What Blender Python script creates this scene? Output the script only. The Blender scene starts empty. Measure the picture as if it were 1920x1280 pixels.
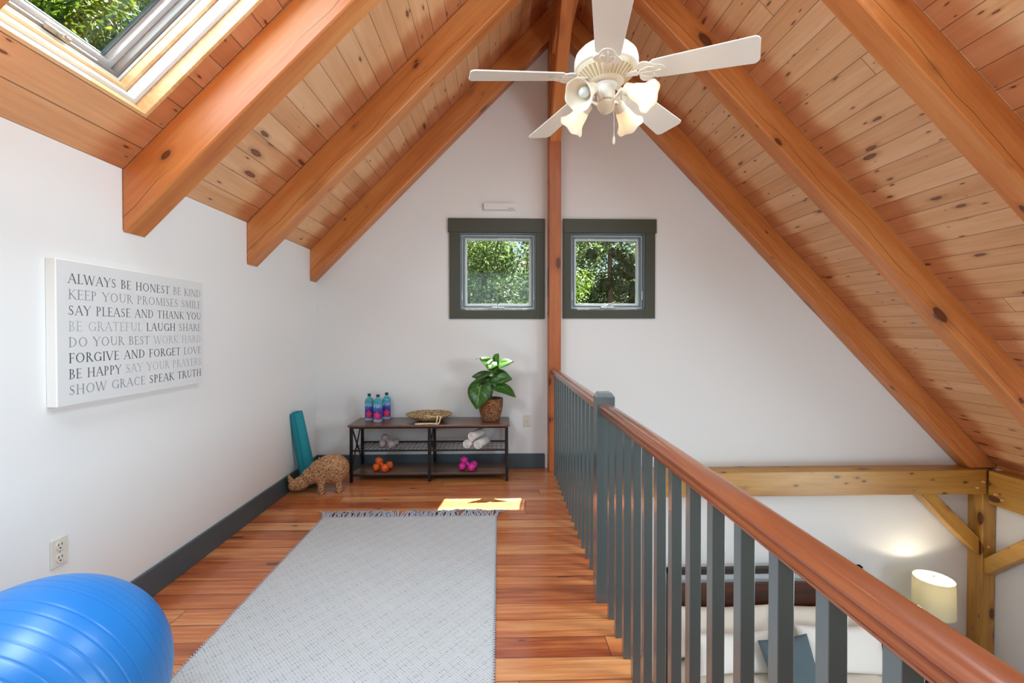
import bpy, bmesh, math, random
from math import sin, cos, pi, atan, atan2, sqrt, radians, tan
from mathutils import Vector as V, Matrix as M

random.seed(7)
SC = bpy.context.scene
COL = SC.collection

# ------------------------------------------------------------------ camera
F_PX = 868.0
cam = bpy.data.cameras.new('camera')
cam.sensor_width = 36.0
cam.sensor_fit = 'HORIZONTAL'
cam.lens = 36.0 * F_PX / 1920.0
cam.shift_y = -10.0 / 1920.0
cam.clip_start = 0.02
cam.clip_end = 200
CAM = bpy.data.objects.new('camera', cam)
CAM.location = (0, 0, 1.4)
CAM.rotation_euler = (radians(90 - 0.66), 0, -atan(24 / 868))
COL.objects.link(CAM)
SC.camera = CAM

# ------------------------------------------------------------------ world, sun, daylight, fill lamps, exposure
W = bpy.data.worlds.new('sky')
SC.world = W
W.use_nodes = True
wn = W.node_tree
wn.nodes.clear()
sky = wn.nodes.new('ShaderNodeTexSky')
sky.sky_type = 'NISHITA'
sky.sun_disc = False
sky.sun_elevation = radians(62)
sky.sun_rotation = radians(0)
bg = wn.nodes.new('ShaderNodeBackground')
bg.inputs['Strength'].default_value = 0.17
wo = wn.nodes.new('ShaderNodeOutputWorld')
wn.links.new(sky.outputs[0], bg.inputs[0])
wn.links.new(bg.outputs[0], wo.inputs[0])

SUN_DIR = V((-0.13, -1.0, -1.92)).normalized()


def lamp(name, kind, loc, energy, color, **kw):
    l = bpy.data.lights.new(name, kind)
    l.energy = energy
    l.color = color
    for k, v in kw.items():
        setattr(l, k, v)
    o = bpy.data.objects.new(name, l)
    o.location = loc
    COL.objects.link(o)
    return o


s = lamp('sun', 'SUN', (0, 12, 20), 40.0, (1.0, 0.93, 0.80), angle=radians(0.5))
s.rotation_euler = SUN_DIR.to_track_quat('-Z', 'Y').to_euler()
# area lamps: skylight daylight, the rest unseen fills added to light the room
DAY = (0.785, 0.985, 1.10)


def daylight(name, loc, aim, energy, sx, sy):
    a = lamp(name, 'AREA', loc, energy, DAY, shape='RECTANGLE', size=sx, size_y=sy)
    a.rotation_euler = V(aim).to_track_quat('-Z', 'Y').to_euler()
    return a


tl, tr = atan(1.02), atan(1.035)
sk_ = daylight('skylight_daylight', (-1.325, 1.822, 3.026), (sin(tl), 0, -cos(tl)), 13, 1.05, 0.54)
sk_.rotation_euler = M(((cos(tl), 0, -sin(tl)), (0, 1, 0), (sin(tl), 0, cos(tl)))).to_euler()
daylight('near_slope_fill', (-1.20, 0.62, 2.76), (sin(tl), 0, -cos(tl)), 66, 1.2, 1.0)  # this and the next two: unseen fill lamps added under the slopes
daylight('far_slope_fill', (1.45, 1.78, 3.69), (-sin(tr), 0, -cos(tr)), 52, 1.5, 0.8)
daylight('low_slope_fill', (3.4, 0.62, 1.68), (-sin(tr), 0, -cos(tr)), 78, 1.1, 0.95)
daylight('bedroom_fill', (4.85, 1.1, -0.78), (-1, 0, 0.30), 70, 3.0, 0.85)  # fill lamp added low on the bedroom side
daylight('gable_fill', (0.2, -2.35, 1.9), (0, 1, 0), 22, 3.2, 2.0)  # fill lamp added behind the camera

vs = SC.view_settings
vs.view_transform = 'Standard'
vs.look = 'None'
vs.exposure = 0.22
vs.gamma = 1.0
vs.use_curve_mapping = False
SC.cycles.use_denoising = True
SC.cycles.use_light_tree = False
SC.cycles.max_bounces = 10
SC.cycles.diffuse_bounces = 6
SC.cycles.transparent_max_bounces = 16
SC.cycles.sample_clamp_indirect = 8
SC.cycles.caustics_reflective = False
SC.cycles.caustics_refractive = False


# ------------------------------------------------------------------ helpers: materials
def lin(c):
    def f(x):
        x /= 255.0
        return x / 12.92 if x <= 0.04045 else ((x + 0.055) / 1.055) ** 2.4
    return (f(c[0]), f(c[1]), f(c[2]), 1.0)


class Mat:
    def __init__(s, name):
        s.m = bpy.data.materials.new(name)
        s.m.use_nodes = True
        s.t = s.m.node_tree
        s.b = s.t.nodes['Principled BSDF']
        s.out = s.t.nodes['Material Output']

    def n(s, kind, **kw):
        x = s.t.nodes.new('ShaderNode' + kind)
        for k, v in kw.items():
            setattr(x, k, v)
        return x

    def put(s, sock, v):
        if hasattr(v, 'default_value') or hasattr(v, 'is_linked'):
            s.t.links.new(v, sock)
        else:
            sock.default_value = v

    def math(s, op, a, b=None, c=None):
        x = s.n('Math', operation=op)
        s.put(x.inputs[0], a)
        if b is not None:
            s.put(x.inputs[1], b)
        if c is not None:
            s.put(x.inputs[2], c)
        return x.outputs[0]

    def comb(s, x, y, z):
        q = s.n('CombineXYZ')
        for i, v in enumerate((x, y, z)):
            s.put(q.inputs[i], v)
        return q.outputs[0]

    def xyz(s, space='Object'):
        tc = s.n('TexCoord')
        sp = s.n('SeparateXYZ')
        s.t.links.new(tc.outputs[space], sp.inputs[0])
        return sp.outputs[0], sp.outputs[1], sp.outputs[2]

    def noise(s, vec, scale=1.0, detail=3.0, rough=0.55):
        x = s.n('TexNoise')
        s.put(x.inputs['Vector'], vec)
        x.inputs['Scale'].default_value = scale
        x.inputs['Detail'].default_value = detail
        x.inputs['Roughness'].default_value = rough
        return x.outputs[0]

    def white(s, vec):
        x = s.n('TexWhiteNoise', noise_dimensions='3D')
        s.put(x.inputs['Vector'], vec)
        return x.outputs[0]

    def vor(s, vec, scale=1.0, out='Distance', rnd=1.0, feature='F1', dims='3D'):
        x = s.n('TexVoronoi', feature=feature, voronoi_dimensions=dims)
        s.put(x.inputs['Vector'], vec)
        x.inputs['Scale'].default_value = scale
        x.inputs['Randomness'].default_value = rnd
        return x

    def ramp(s, fac, stops):
        x = s.n('ValToRGB')
        s.put(x.inputs[0], fac)
        e = x.color_ramp.elements
        while len(e) < len(stops):
            e.new(0.5)
        for el, (p, c) in zip(e, stops):
            el.position = p
            el.color = c
        return x.outputs[0]

    def mix(s, fac, a, b, mode='MIX'):
        x = s.n('Mix', data_type='RGBA', blend_type=mode)
        s.put(x.inputs[0], fac)
        s.put(x.inputs[6], a)
        s.put(x.inputs[7], b)
        return x.outputs[2]

    def smooth(s, v, lo, hi):
        x = s.n('MapRange', interpolation_type='SMOOTHSTEP')
        s.put(x.inputs[0], v)
        x.inputs[1].default_value = lo
        x.inputs[2].default_value = hi
        return x.outputs[0]

    def bump(s, h, strength=0.3, dist=0.01):
        x = s.n('Bump')
        x.inputs['Strength'].default_value = strength
        x.inputs['Distance'].default_value = dist
        s.put(x.inputs['Height'], h)
        s.t.links.new(x.outputs[0], s.b.inputs['Normal'])

    def set(s, color=None, rough=None, metal=None, coat=None, coat_rough=None, spec=None, trans=None):
        if color is not None:
            s.put(s.b.inputs['Base Color'], color)
        for k, v in (('Roughness', rough), ('Metallic', metal), ('Coat Weight', coat), ('Coat Roughness', coat_rough),
                     ('Specular IOR Level', spec), ('Transmission Weight', trans)):
            if v is not None:
                s.put(s.b.inputs[k], v)
        return s


def paint(name, rgb, rough=0.6, bump=0.0, bscale=60, var=0.0, **kw):
    m = Mat(name)
    c = lin(rgb)
    x, y, z = m.xyz()
    if var > 0:
        nz = m.noise(m.comb(x, y, z), 3.0, 3)
        c2 = tuple(v * (1 - var) for v in c[:3]) + (1,)
        c = m.mix(nz, c, c2)
    m.set(color=c, rough=rough, **kw)
    if bump > 0:
        m.bump(m.noise(m.comb(x, y, z), bscale, 4), bump, 0.004)
    return m.m


def wood(name, lo, mid, hi, board=None, across='Y', rough=0.45, coat=0.0, knots=0.5, knotscale=(2.2, 6.5), knotcol=(70, 32, 16),
         groove=0.02, spread=1.0, grain=1.0, check=False, coat_rough=0.12, ksize=1.0, band=0, blen=2.6, fine_w=0.75):
    """wood with its grain along local X; board = board width across local Y (or Z)"""
    m = Mat(name)
    x, y, z = m.xyz()
    if across == 'XYZ':
        info = m.n('ObjectInfo').outputs['Random']
        off = m.math('MULTIPLY', info, 37.0)
        ac = m.math('ADD', y, z)
        rid = info
        xo = m.math('ADD', x, off)
        yo = m.math('ADD', y, off)
        zo = m.math('ADD', z, m.math('MULTIPLY', info, 11.0))
        tone = m.noise(m.comb(m.math('MULTIPLY', xo, 0.6), m.math('MULTIPLY', yo, 5), m.math('MULTIPLY', zo, 5)), 1.0, 2)
        grv = None
    else:
        q = m.math('DIVIDE', y, board)
        idx = m.math('FLOOR', q)
        fr = m.math('SUBTRACT', q, idx)
        r0 = m.white(m.comb(idx, 3.1, 1.7))
        # boards are joined end to end
        xs = m.math('ADD', m.math('DIVIDE', x, blen), m.math('MULTIPLY', r0, 9.0))
        xi = m.math('FLOOR', xs)
        xf = m.math('SUBTRACT', xs, xi)
        r1 = m.white(m.comb(idx, xi, 5.3))
        edge = m.math('MINIMUM', fr, m.math('SUBTRACT', 1.0, fr))
        edge = m.math('MULTIPLY', edge, board)
        ed2 = m.math('MULTIPLY', m.math('MINIMUM', xf, m.math('SUBTRACT', 1.0, xf)), blen)
        edm = m.math('MINIMUM', edge, ed2)
        grv = m.smooth(edm, groove * board * 0.35, groove * board)
        xo = m.math('ADD', x, m.math('MULTIPLY', r1, 31.0))
        yo = m.math('ADD', y, m.math('MULTIPLY', r1, 17.0))
        zo = z
        tone = r1
    fine = m.noise(m.comb(m.math('MULTIPLY', xo, 2.2 * grain), m.math('MULTIPLY', yo, 46 * grain), m.math('MULTIPLY', zo, 46 * grain)), 1.0, 5, 0.62)
    wav = m.noise(m.comb(m.math('MULTIPLY', xo, 1.1), m.math('MULTIPLY', yo, 9), m.math('MULTIPLY', zo, 9)), 1.0, 3)
    f = m.math('ADD', m.math('MULTIPLY', m.math('SUBTRACT', tone, 0.5), spread),
               m.math('ADD', m.math('MULTIPLY', m.math('SUBTRACT', fine, 0.5), fine_w), m.math('MULTIPLY', wav, 1.0)))
    col = m.ramp(f, [(0.12, lin(lo)), (0.5, lin(mid)), (0.88, lin(hi))])
    hgt = fine
    if knots > 0:
        flat = across != 'XYZ'
        layers = [(1.0, knots, 1.0)] + ([(2.1, knots * 0.5, 0.75)] if flat else [(1.7, knots * 0.8, 0.6)])
        for sc_, kk, sz in layers:
            warp = m.math('MULTIPLY', m.math('SUBTRACT', m.noise(m.comb(m.math('MULTIPLY', xo, 14), m.math('MULTIPLY', yo, 30), m.math('MULTIPLY', zo, 30)), 1.0, 2), 0.5), 0.12)
            v = m.vor(m.comb(m.math('ADD', m.math('MULTIPLY', xo, knotscale[0] * sc_), warp), m.math('ADD', m.math('MULTIPLY', yo, knotscale[1] * sc_), warp), m.math('MULTIPLY', zo, knotscale[1] * sc_)), 1.0, dims='2D' if flat else '3D')
            pick = m.n('SeparateColor')
            m.t.links.new(v.outputs['Color'], pick.inputs[0])
            on = m.math('LESS_THAN', pick.outputs[0], kk)
            size = m.math('ADD', 0.035 * ksize * sz, m.math('MULTIPLY', m.math('POWER', pick.outputs[1], 2.0), 0.085 * ksize * sz))
            dn = m.math('DIVIDE', v.outputs['Distance'], size)
            halo = m.math('MULTIPLY', on, m.math('SUBTRACT', 1.0, m.smooth(dn, 0.6, 2.4)))
            core = m.math('MULTIPLY', on, m.math('SUBTRACT', 1.0, m.smooth(dn, 0.75, 1.05)))
            ring = m.math('MULTIPLY', core, m.smooth(dn, 0.2, 0.75))
            kc = lin(knotcol)
            col = m.mix(m.math('MULTIPLY', halo, 0.40), col, tuple(v_ * 2.3 for v_ in kc[:3]) + (1,))
            kcol = m.mix(ring, tuple(v_ * 1.9 for v_ in kc[:3]) + (1,), kc)
            col = m.mix(m.math('MULTIPLY', core, 0.88), col, kcol)
    if check:
        wob = m.noise(m.comb(m.math('MULTIPLY', xo, 1.3), 0.0, m.math('MULTIPLY', m.n('ObjectInfo').outputs['Random'], 50.0)), 1.0, 2)
        ln = m.math('ABSOLUTE', m.math('SUBTRACT', z, m.math('ADD', 0.13, m.math('MULTIPLY', wob, -0.14))))
        crack = m.math('MULTIPLY', m.math('SUBTRACT', 1.0, m.smooth(ln, 0.0010, 0.0026)),
                       m.smooth(m.noise(m.comb(m.math('MULTIPLY', xo, 0.9), 4.0, 2.0), 1.0, 1), 0.40, 0.50))
        col = m.mix(m.math('MULTIPLY', crack, 0.8), col, lin((78, 36, 18)))
    if grv is not None:
        col = m.mix(m.math('MULTIPLY', m.math('SUBTRACT', 1.0, grv), 0.75), col, lin(tuple(v * 0.42 for v in lo)))
        hgt = m.math('ADD', m.math('MULTIPLY', fine, 0.12), grv)
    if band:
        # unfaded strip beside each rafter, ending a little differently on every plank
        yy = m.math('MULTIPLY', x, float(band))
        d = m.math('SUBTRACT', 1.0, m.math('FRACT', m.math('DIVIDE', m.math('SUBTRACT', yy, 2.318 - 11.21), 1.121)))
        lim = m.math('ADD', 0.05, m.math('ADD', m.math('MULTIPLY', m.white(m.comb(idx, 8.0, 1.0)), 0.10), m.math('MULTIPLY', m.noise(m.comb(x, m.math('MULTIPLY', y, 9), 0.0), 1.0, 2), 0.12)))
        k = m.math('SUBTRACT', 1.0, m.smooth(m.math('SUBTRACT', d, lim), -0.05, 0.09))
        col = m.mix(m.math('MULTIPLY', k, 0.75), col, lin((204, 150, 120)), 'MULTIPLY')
    m.set(color=col, rough=rough, coat=coat, coat_rough=coat_rough)
    m.bump(hgt, 0.25, 0.003)
    return m.m


MT = {}
MT['wall'] = paint('wall_paint', (227, 229, 228), 0.75, 0.05, 220, 0.015)
MT['nearwall'] = paint('panelling', (130, 98, 74), 0.7)
MT['rafter'] = wood('rafter_timber', (176, 98, 44), (198, 122, 62), (212, 146, 86), across='XYZ', rough=0.42, coat=0.15, knots=0.34, knotscale=(2.6, 6.0), check=True, coat_rough=0.3, ksize=2.7, spread=0.9)
MT['post'] = wood('post_timber', (150, 78, 36), (174, 98, 50), (188, 118, 68), across='XYZ', rough=0.42, coat=0.12, knots=0.34, knotscale=(2.6, 6.0), check=True, coat_rough=0.3, ksize=2.7, spread=0.8)
MT['tie'] = wood('tie_timber', (158, 108, 42), (184, 136, 60), (202, 158, 80), across='XYZ', rough=0.42, coat=0.15, knots=0.5, knotscale=(3.4, 7.5), coat_rough=0.3, ksize=2.3, spread=0.9)
PLANK = dict(knotcol=(92, 50, 28), board=0.139, rough=0.40, coat=0.2, knots=0.40, knotscale=(2.2, 7.2), groove=0.026, coat_rough=0.3, spread=0.40, blen=6.2, ksize=1.15)
MT['plank'] = wood('ceiling_planks', (200, 146, 100), (217, 168, 122), (229, 188, 146), band=1, **PLANK)
MT['plank_far'] = wood('ceiling_planks_far', (200, 146, 100), (217, 168, 122), (229, 188, 146), band=-1, **PLANK)
MT['floor'] = wood('floor_boards', (142, 62, 26), (190, 108, 56), (214, 154, 98), board=0.131, rough=0.34, coat=0.5, knots=0.16, knotscale=(1.3, 6.0), groove=0.026, spread=0.42, blen=3.1, fine_w=1.15, coat_rough=0.10)
MT['rail'] = wood('rail_wood', (98, 44, 20), (126, 62, 32), (150, 84, 46), across='XYZ', rough=0.34, coat=0.8, knots=0.0, coat_rough=0.12, grain=1.2, spread=0.7)
MT['pine'] = wood('pine_lining', (196, 142, 88), (220, 176, 124), (236, 204, 160), across='XYZ', rough=0.4, knots=0.1, spread=0.8)
MT['benchwood'] = wood('bench_wood', (58, 36, 24), (92, 60, 40), (122, 84, 60), board=0.4, rough=0.32, coat=0.3, knots=0.1, groove=0.004, spread=0.2)
MT['headwood'] = wood('headboard_wood', (46, 24, 16), (72, 40, 26), (92, 54, 36), across='XYZ', rough=0.4, knots=0.0)
MT['base'] = paint('baseboard_paint', (70, 84, 90), 0.45, 0.0)
MT['railpaint'] = paint('baluster_paint', (74, 84, 85), 0.32, 0.0, coat=1.0, coat_rough=0.22)
MT['casing'] = paint('casing_paint', (66, 69, 55), 0.5, 0.03, 80, 0.05)
MT['vinyl'] = paint('white_vinyl', (214, 220, 224), 0.35)
MT['screen'] = paint('screen_frame', (104, 122, 128), 0.4)
MT['greymetal'] = paint('grey_metal', (188, 188, 190), 0.38)
MT['midgrey'] = paint('mid_grey_metal', (124, 120, 117), 0.38)
MT['white'] = paint('white_enamel', (236, 232, 222), 0.35, 0.0)
MT['cream'] = paint('cream_enamel', (226, 214, 190), 0.4)
MT['vent'] = paint('vent_shadow', (196, 172, 132), 0.6)
MT['canvas'] = paint('canvas_white', (214, 217, 217), 0.8, 0.05, 300)
MT['plate'] = paint('wall_plate', (214, 210, 198), 0.4)
MT['slot'] = paint('slot_black', (38, 36, 34), 0.6)
MT['black'] = paint('black_steel', (26, 25, 25), 0.42, metal=0.3)
MT['brushed'] = paint('light_steel', (170, 168, 160), 0.35, metal=0.6)
MT['teal'] = paint('teal_foam', (24, 138, 152), 0.75, 0.12, 400)
MT['gray_neo'] = paint('grey_neoprene', (160, 146, 148), 0.6, 0.05, 200)
MT['orange_neo'] = paint('orange_neoprene', (226, 98, 36), 0.5, 0.05, 200)
MT['pink_neo'] = paint('magenta_neoprene', (206, 48, 150), 0.5, 0.05, 200)
MT['terry'] = paint('white_terry', (240, 238, 234), 0.95, 0.5, 260)
MT['linen'] = paint('linen_cream', (228, 220, 206), 0.9, 0.15, 160)
MT['linen2'] = paint('linen_white', (240, 239, 234), 0.9, 0.12, 160)
MT['denim'] = paint('denim_blue', (96, 114, 122), 0.9, 0.35, 200, 0.35)
MT['soil'] = paint('soil', (48, 36, 26), 0.95, 0.6, 80)
MT['dark'] = paint('dark_wood', (34, 30, 30), 0.4)
MT['bead'] = paint('bead_wood', (242, 218, 182), 0.5)
MT['fascia'] = paint('fascia_paint', (70, 80, 80), 0.5)
MT['lawn'] = paint('lawn', (36, 40, 30), 0.9, 0.3, 20, 0.4)
MT['bark'] = paint('bark', (92, 78, 62), 0.9, 0.5, 12, 0.3)
MT['capblack'] = paint('cap_black', (28, 26, 30), 0.4)
MT['label_white'] = paint('label_white', (206, 226, 240), 0.5)


def mat_glass():
    m = Mat('window_glass')
    t = m.n('BsdfTransparent')
    t.inputs[0].default_value = (0.96, 0.985, 0.97, 1)
    g = m.n('BsdfGlossy')
    g.inputs['Roughness'].default_value = 0.02
    fc = m.n('LayerWeight')
    fc.inputs[0].default_value = 0.5
    fr = m.math('ADD', 0.025, m.math('MULTIPLY', m.math('POWER', fc.outputs['Facing'], 4.0), 0.35))
    x = m.n('MixShader')
    m.t.links.new(fr, x.inputs[0])
    m.t.links.new(t.outputs[0], x.inputs[1])
    m.t.links.new(g.outputs[0], x.inputs[2])
    m.t.links.new(x.outputs[0], m.out.inputs[0])
    return m.m


def mat_shade(name, rgb, emit=0.0, trans=0.55):
    m = Mat(name)
    d = m.n('BsdfPrincipled')
    d.inputs['Base Color'].default_value = lin(rgb)
    d.inputs['Roughness'].default_value = 0.35
    t = m.n('BsdfTranslucent')
    t.inputs[0].default_value = lin(rgb)
    x = m.n('MixShader')
    x.inputs[0].default_value = trans
    m.t.links.new(d.outputs[0], x.inputs[1])
    m.t.links.new(t.outputs[0], x.inputs[2])
    m.t.links.new(x.outputs[0], m.out.inputs[0])
    return m.m


def mat_emit(name, rgb, k):
    m = Mat(name)
    e = m.n('Emission')
    e.inputs[0].default_value = lin(rgb)
    e.inputs[1].default_value = k
    m.t.links.new(e.outputs[0], m.out.inputs[0])
    m.m.cycles.emission_sampling = 'NONE'
    return m.m


def mat_leaf(name, lo, mid, hi, trans=0.45, rough=0.45):
    m = Mat(name)
    g = m.n('NewGeometry')
    c = m.ramp(g.outputs['Random Per Island'], [(0.0, lin(lo)), (0.5, lin(mid)), (1.0, lin(hi))])
    m.set(color=c, rough=rough)
    t = m.n('BsdfTranslucent')
    c2 = m.mix(0.35, c, lin((120, 146, 40)), 'MIX')
    m.t.links.new(c2, t.inputs[0])
    x = m.n('MixShader')
    x.inputs[0].default_value = trans
    m.t.links.new(m.b.outputs[0], x.inputs[1])
    m.t.links.new(t.outputs[0], x.inputs[2])
    m.t.links.new(x.outputs[0], m.out.inputs[0])
    return m.m


def mat_houseleaf():
    m = Mat('heart_leaf')
    tc = m.n('TexCoord')
    sp = m.n('SeparateXYZ')
    m.t.links.new(tc.outputs['UV'], sp.inputs[0])
    u, v = sp.outputs[0], sp.outputs[1]      # u across 0..1, v along
    au = m.math('ABSOLUTE', m.math('SUBTRACT', u, 0.5))
    rib = m.math('SUBTRACT', 1.0, m.smooth(au, 0.008, 0.03))
    vs_ = m.math('SINE', m.math('MULTIPLY', m.math('SUBTRACT', v, m.math('MULTIPLY', au, 0.7)), 38.0))
    vein = m.smooth(vs_, 0.86, 1.0)
    k = m.math('MAXIMUM', rib, m.math('MULTIPLY', vein, 0.55))
    nz = m.noise(tc.outputs['UV'], 5.0, 3)
    c = m.ramp(nz, [(0.3, lin((30, 74, 22))), (0.7, lin((62, 118, 36)))])
    c = m.mix(k, c, lin((132, 176, 84)))
    m.set(color=c, rough=0.30, spec=0.6)
    t = m.n('BsdfTranslucent')
    t.inputs[0].default_value = lin((150, 200, 40))
    x = m.n('MixShader')
    x.inputs[0].default_value = 0.3
    m.t.links.new(m.b.outputs[0], x.inputs[1])
    m.t.links.new(t.outputs[0], x.inputs[2])
    m.t.links.new(x.outputs[0], m.out.inputs[0])
    m.t.links.new(m.b.outputs[0], x.inputs[1])
    m.bump(k, 0.2, 0.002)
    return m.m


def mat_weave(name, lo, mid, hi, scale, strength=0.9, sq=(1, 1, 1)):
    m = Mat(name)
    x, y, z = m.xyz()
    vec = m.comb(m.math('MULTIPLY', x, sq[0]), m.math('MULTIPLY', y, sq[1]), m.math('MULTIPLY', z, sq[2]))
    v = m.vor(vec, scale)
    pick = m.n('SeparateColor')
    m.t.links.new(v.outputs['Color'], pick.inputs[0])
    c = m.ramp(pick.outputs[0], [(0.0, lin(lo)), (0.4, lin(mid)), (1.0, lin(hi))])
    gap = m.smooth(v.outputs['Distance'], 0.42, 0.75)
    c = m.mix(m.math('MULTIPLY', gap, 0.75), c, lin(tuple(q * 0.45 for q in lo)))
    m.set(color=c, rough=0.75)
    m.bump(m.math('SUBTRACT', 1.0, v.outputs['Distance']), strength, 0.012)
    return m.m


def mat_rug():
    m = Mat('rug_weave')
    x, y, z = m.xyz()
    # woven rows 7 mm apart; dark stitches picked where rows and a diamond figure meet
    row = m.math('DIVIDE', y, 0.0085)
    ri = m.math('FLOOR', row)
    rf = m.math('SUBTRACT', row, ri)
    cell = m.math('ADD', m.math('DIVIDE', x, 0.017), m.math('MULTIPLY', m.math('MODULO', ri, 2.0), 0.5))
    ci = m.math('FLOOR', cell)
    cf = m.math('SUBTRACT', cell, ci)
    dx = m.math('MULTIPLY', m.math('ABSOLUTE', m.math('SUBTRACT', cf, 0.5)), 0.017)
    dy = m.math('MULTIPLY', m.math('ABSOLUTE', m.math('SUBTRACT', rf, 0.5)), 0.0085)
    dd = m.math('ADD', m.math('MULTIPLY', dx, 0.75), dy)
    dot = m.math('SUBTRACT', 1.0, m.smooth(dd, 0.0022, 0.0044))
    P = 0.11
    p1 = m.math('PINGPONG', m.math('ADD', x, m.math('MULTIPLY', y, 0.8)), P / 2)
    p2 = m.math('PINGPONG', m.math('SUBTRACT', x, m.math('MULTIPLY', y, 0.8)), P / 2)
    mx = m.math('MAXIMUM', p1, p2)
    band = m.math('SINE', m.math('MULTIPLY', mx, 2 * pi / 0.0275))
    on = m.math('ADD', 0.4, m.math('MULTIPLY', m.smooth(band, -0.25, 0.35), 0.6))
    line = m.math('ADD', m.math('MULTIPLY', m.math('SUBTRACT', 1.0, m.smooth(p1, 0.0015, 0.004)), 0.07), m.math('MULTIPLY', m.math('SUBTRACT', 1.0, m.smooth(p2, 0.0015, 0.004)), 0.24))
    r = m.white(m.comb(ci, ri, 2.0))
    dk = m.math('MULTIPLY', dot, m.math('MULTIPLY', on, m.math('ADD', 0.35, m.math('MULTIPLY', r, 0.5))))
    dk = m.math('MAXIMUM', dk, line)
    base = m.mix(m.noise(m.comb(x, y, z), 2.5, 3), lin((184, 184, 185)), lin((198, 197, 196)))
    c = m.mix(dk, base, lin((92, 94, 102)))
    m.set(color=c, rough=0.95)
    h = m.math('SUBTRACT', m.math('SINE', m.math('MULTIPLY', rf, pi)), m.math('MULTIPLY', dot, on))
    m.bump(h, 0.35, 0.004)
    return m.m


def mat_ball():
    m = Mat('blue_vinyl')
    x, y, z = m.xyz()
    nz = m.noise(m.comb(x, y, z), 90, 2)
    m.set(color=lin((24, 112, 186)), rough=0.34, spec=0.55)
    m.bump(nz, 0.05, 0.002)
    return m.m


def mat_bottle():
    m = Mat('bottle_label_plastic')
    x, y, z = m.xyz()
    wob = m.math('MULTIPLY', m.noise(m.comb(x, y, z), 30, 2), 0.03)
    h = m.math('DIVIDE', m.math('ADD', z, m.math('SUBTRACT', wob, 0.015)), 0.26)
    c = m.ramp(h, [(0.06, lin((206, 214, 232))), (0.14, lin((74, 74, 184))), (0.36, lin((52, 62, 176))), (0.5, lin((70, 104, 200))),
                   (0.6, lin((112, 176, 222))), (0.74, lin((44, 168, 190))), (0.88, lin((96, 196, 208)))])
    m.set(color=c, rough=0.12, spec=0.6, trans=0.25)
    return m.m


MT['glass'] = mat_glass()
MT['shade_glass'] = mat_shade('frosted_glass', (248, 240, 224), trans=0.3)
MT['lampshade'] = mat_shade('linen_shade', (224, 218, 186), trans=0.2)
MT['bulb_on'] = mat_emit('bulb_lit', (255, 238, 205), 6.0)
MT['bulb_off'] = paint('bulb_glass', (206, 210, 212), 0.2)
MT['bulb_lamp'] = mat_emit('lamp_bulb_lit', (255, 240, 214), 5.0)
MT['leafA'] = mat_leaf('leaves_mixed', (32, 56, 32), (72, 100, 56), (156, 180, 122))
MT['leafB'] = mat_leaf('leaves_bright', (44, 74, 20), (86, 118, 34), (140, 164, 66))
MT['leafC'] = mat_leaf('leaves_dark', (26, 46, 24), (42, 70, 34), (70, 98, 50), 0.3)
MT['houseleaf'] = mat_houseleaf()
MT['stem'] = paint('plant_stem', (112, 140, 62), 0.5)
MT['wicker'] = mat_weave('wicker_straw', (196, 138, 92), (214, 160, 112), (234, 192, 144), 80, 1.0, (1, 1, 1.5))
MT['potweave'] = mat_weave('pot_seagrass', (120, 72, 40), (172, 112, 70), (206, 150, 102), 75, 1.0, (1, 1, 2.2))
MT['bowlweave'] = mat_weave('bowl_seagrass', (150, 118, 76), (200, 168, 118), (230, 206, 160), 80, 0.8, (1, 1, 2))
MT['rug'] = mat_rug()
MT['fringe'] = paint('rug_fringe', (188, 190, 202), 0.95, 0.3, 200, 0.35)
MT['ball'] = mat_ball()
MT['groove'] = paint('blue_groove', (18, 104, 184), 0.4)
MT['bottle'] = mat_bottle()
MT['petal'] = paint('petal_pink', (214, 30, 92), 0.5)
MT['petal2'] = paint('petal_light', (238, 110, 160), 0.5)


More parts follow.
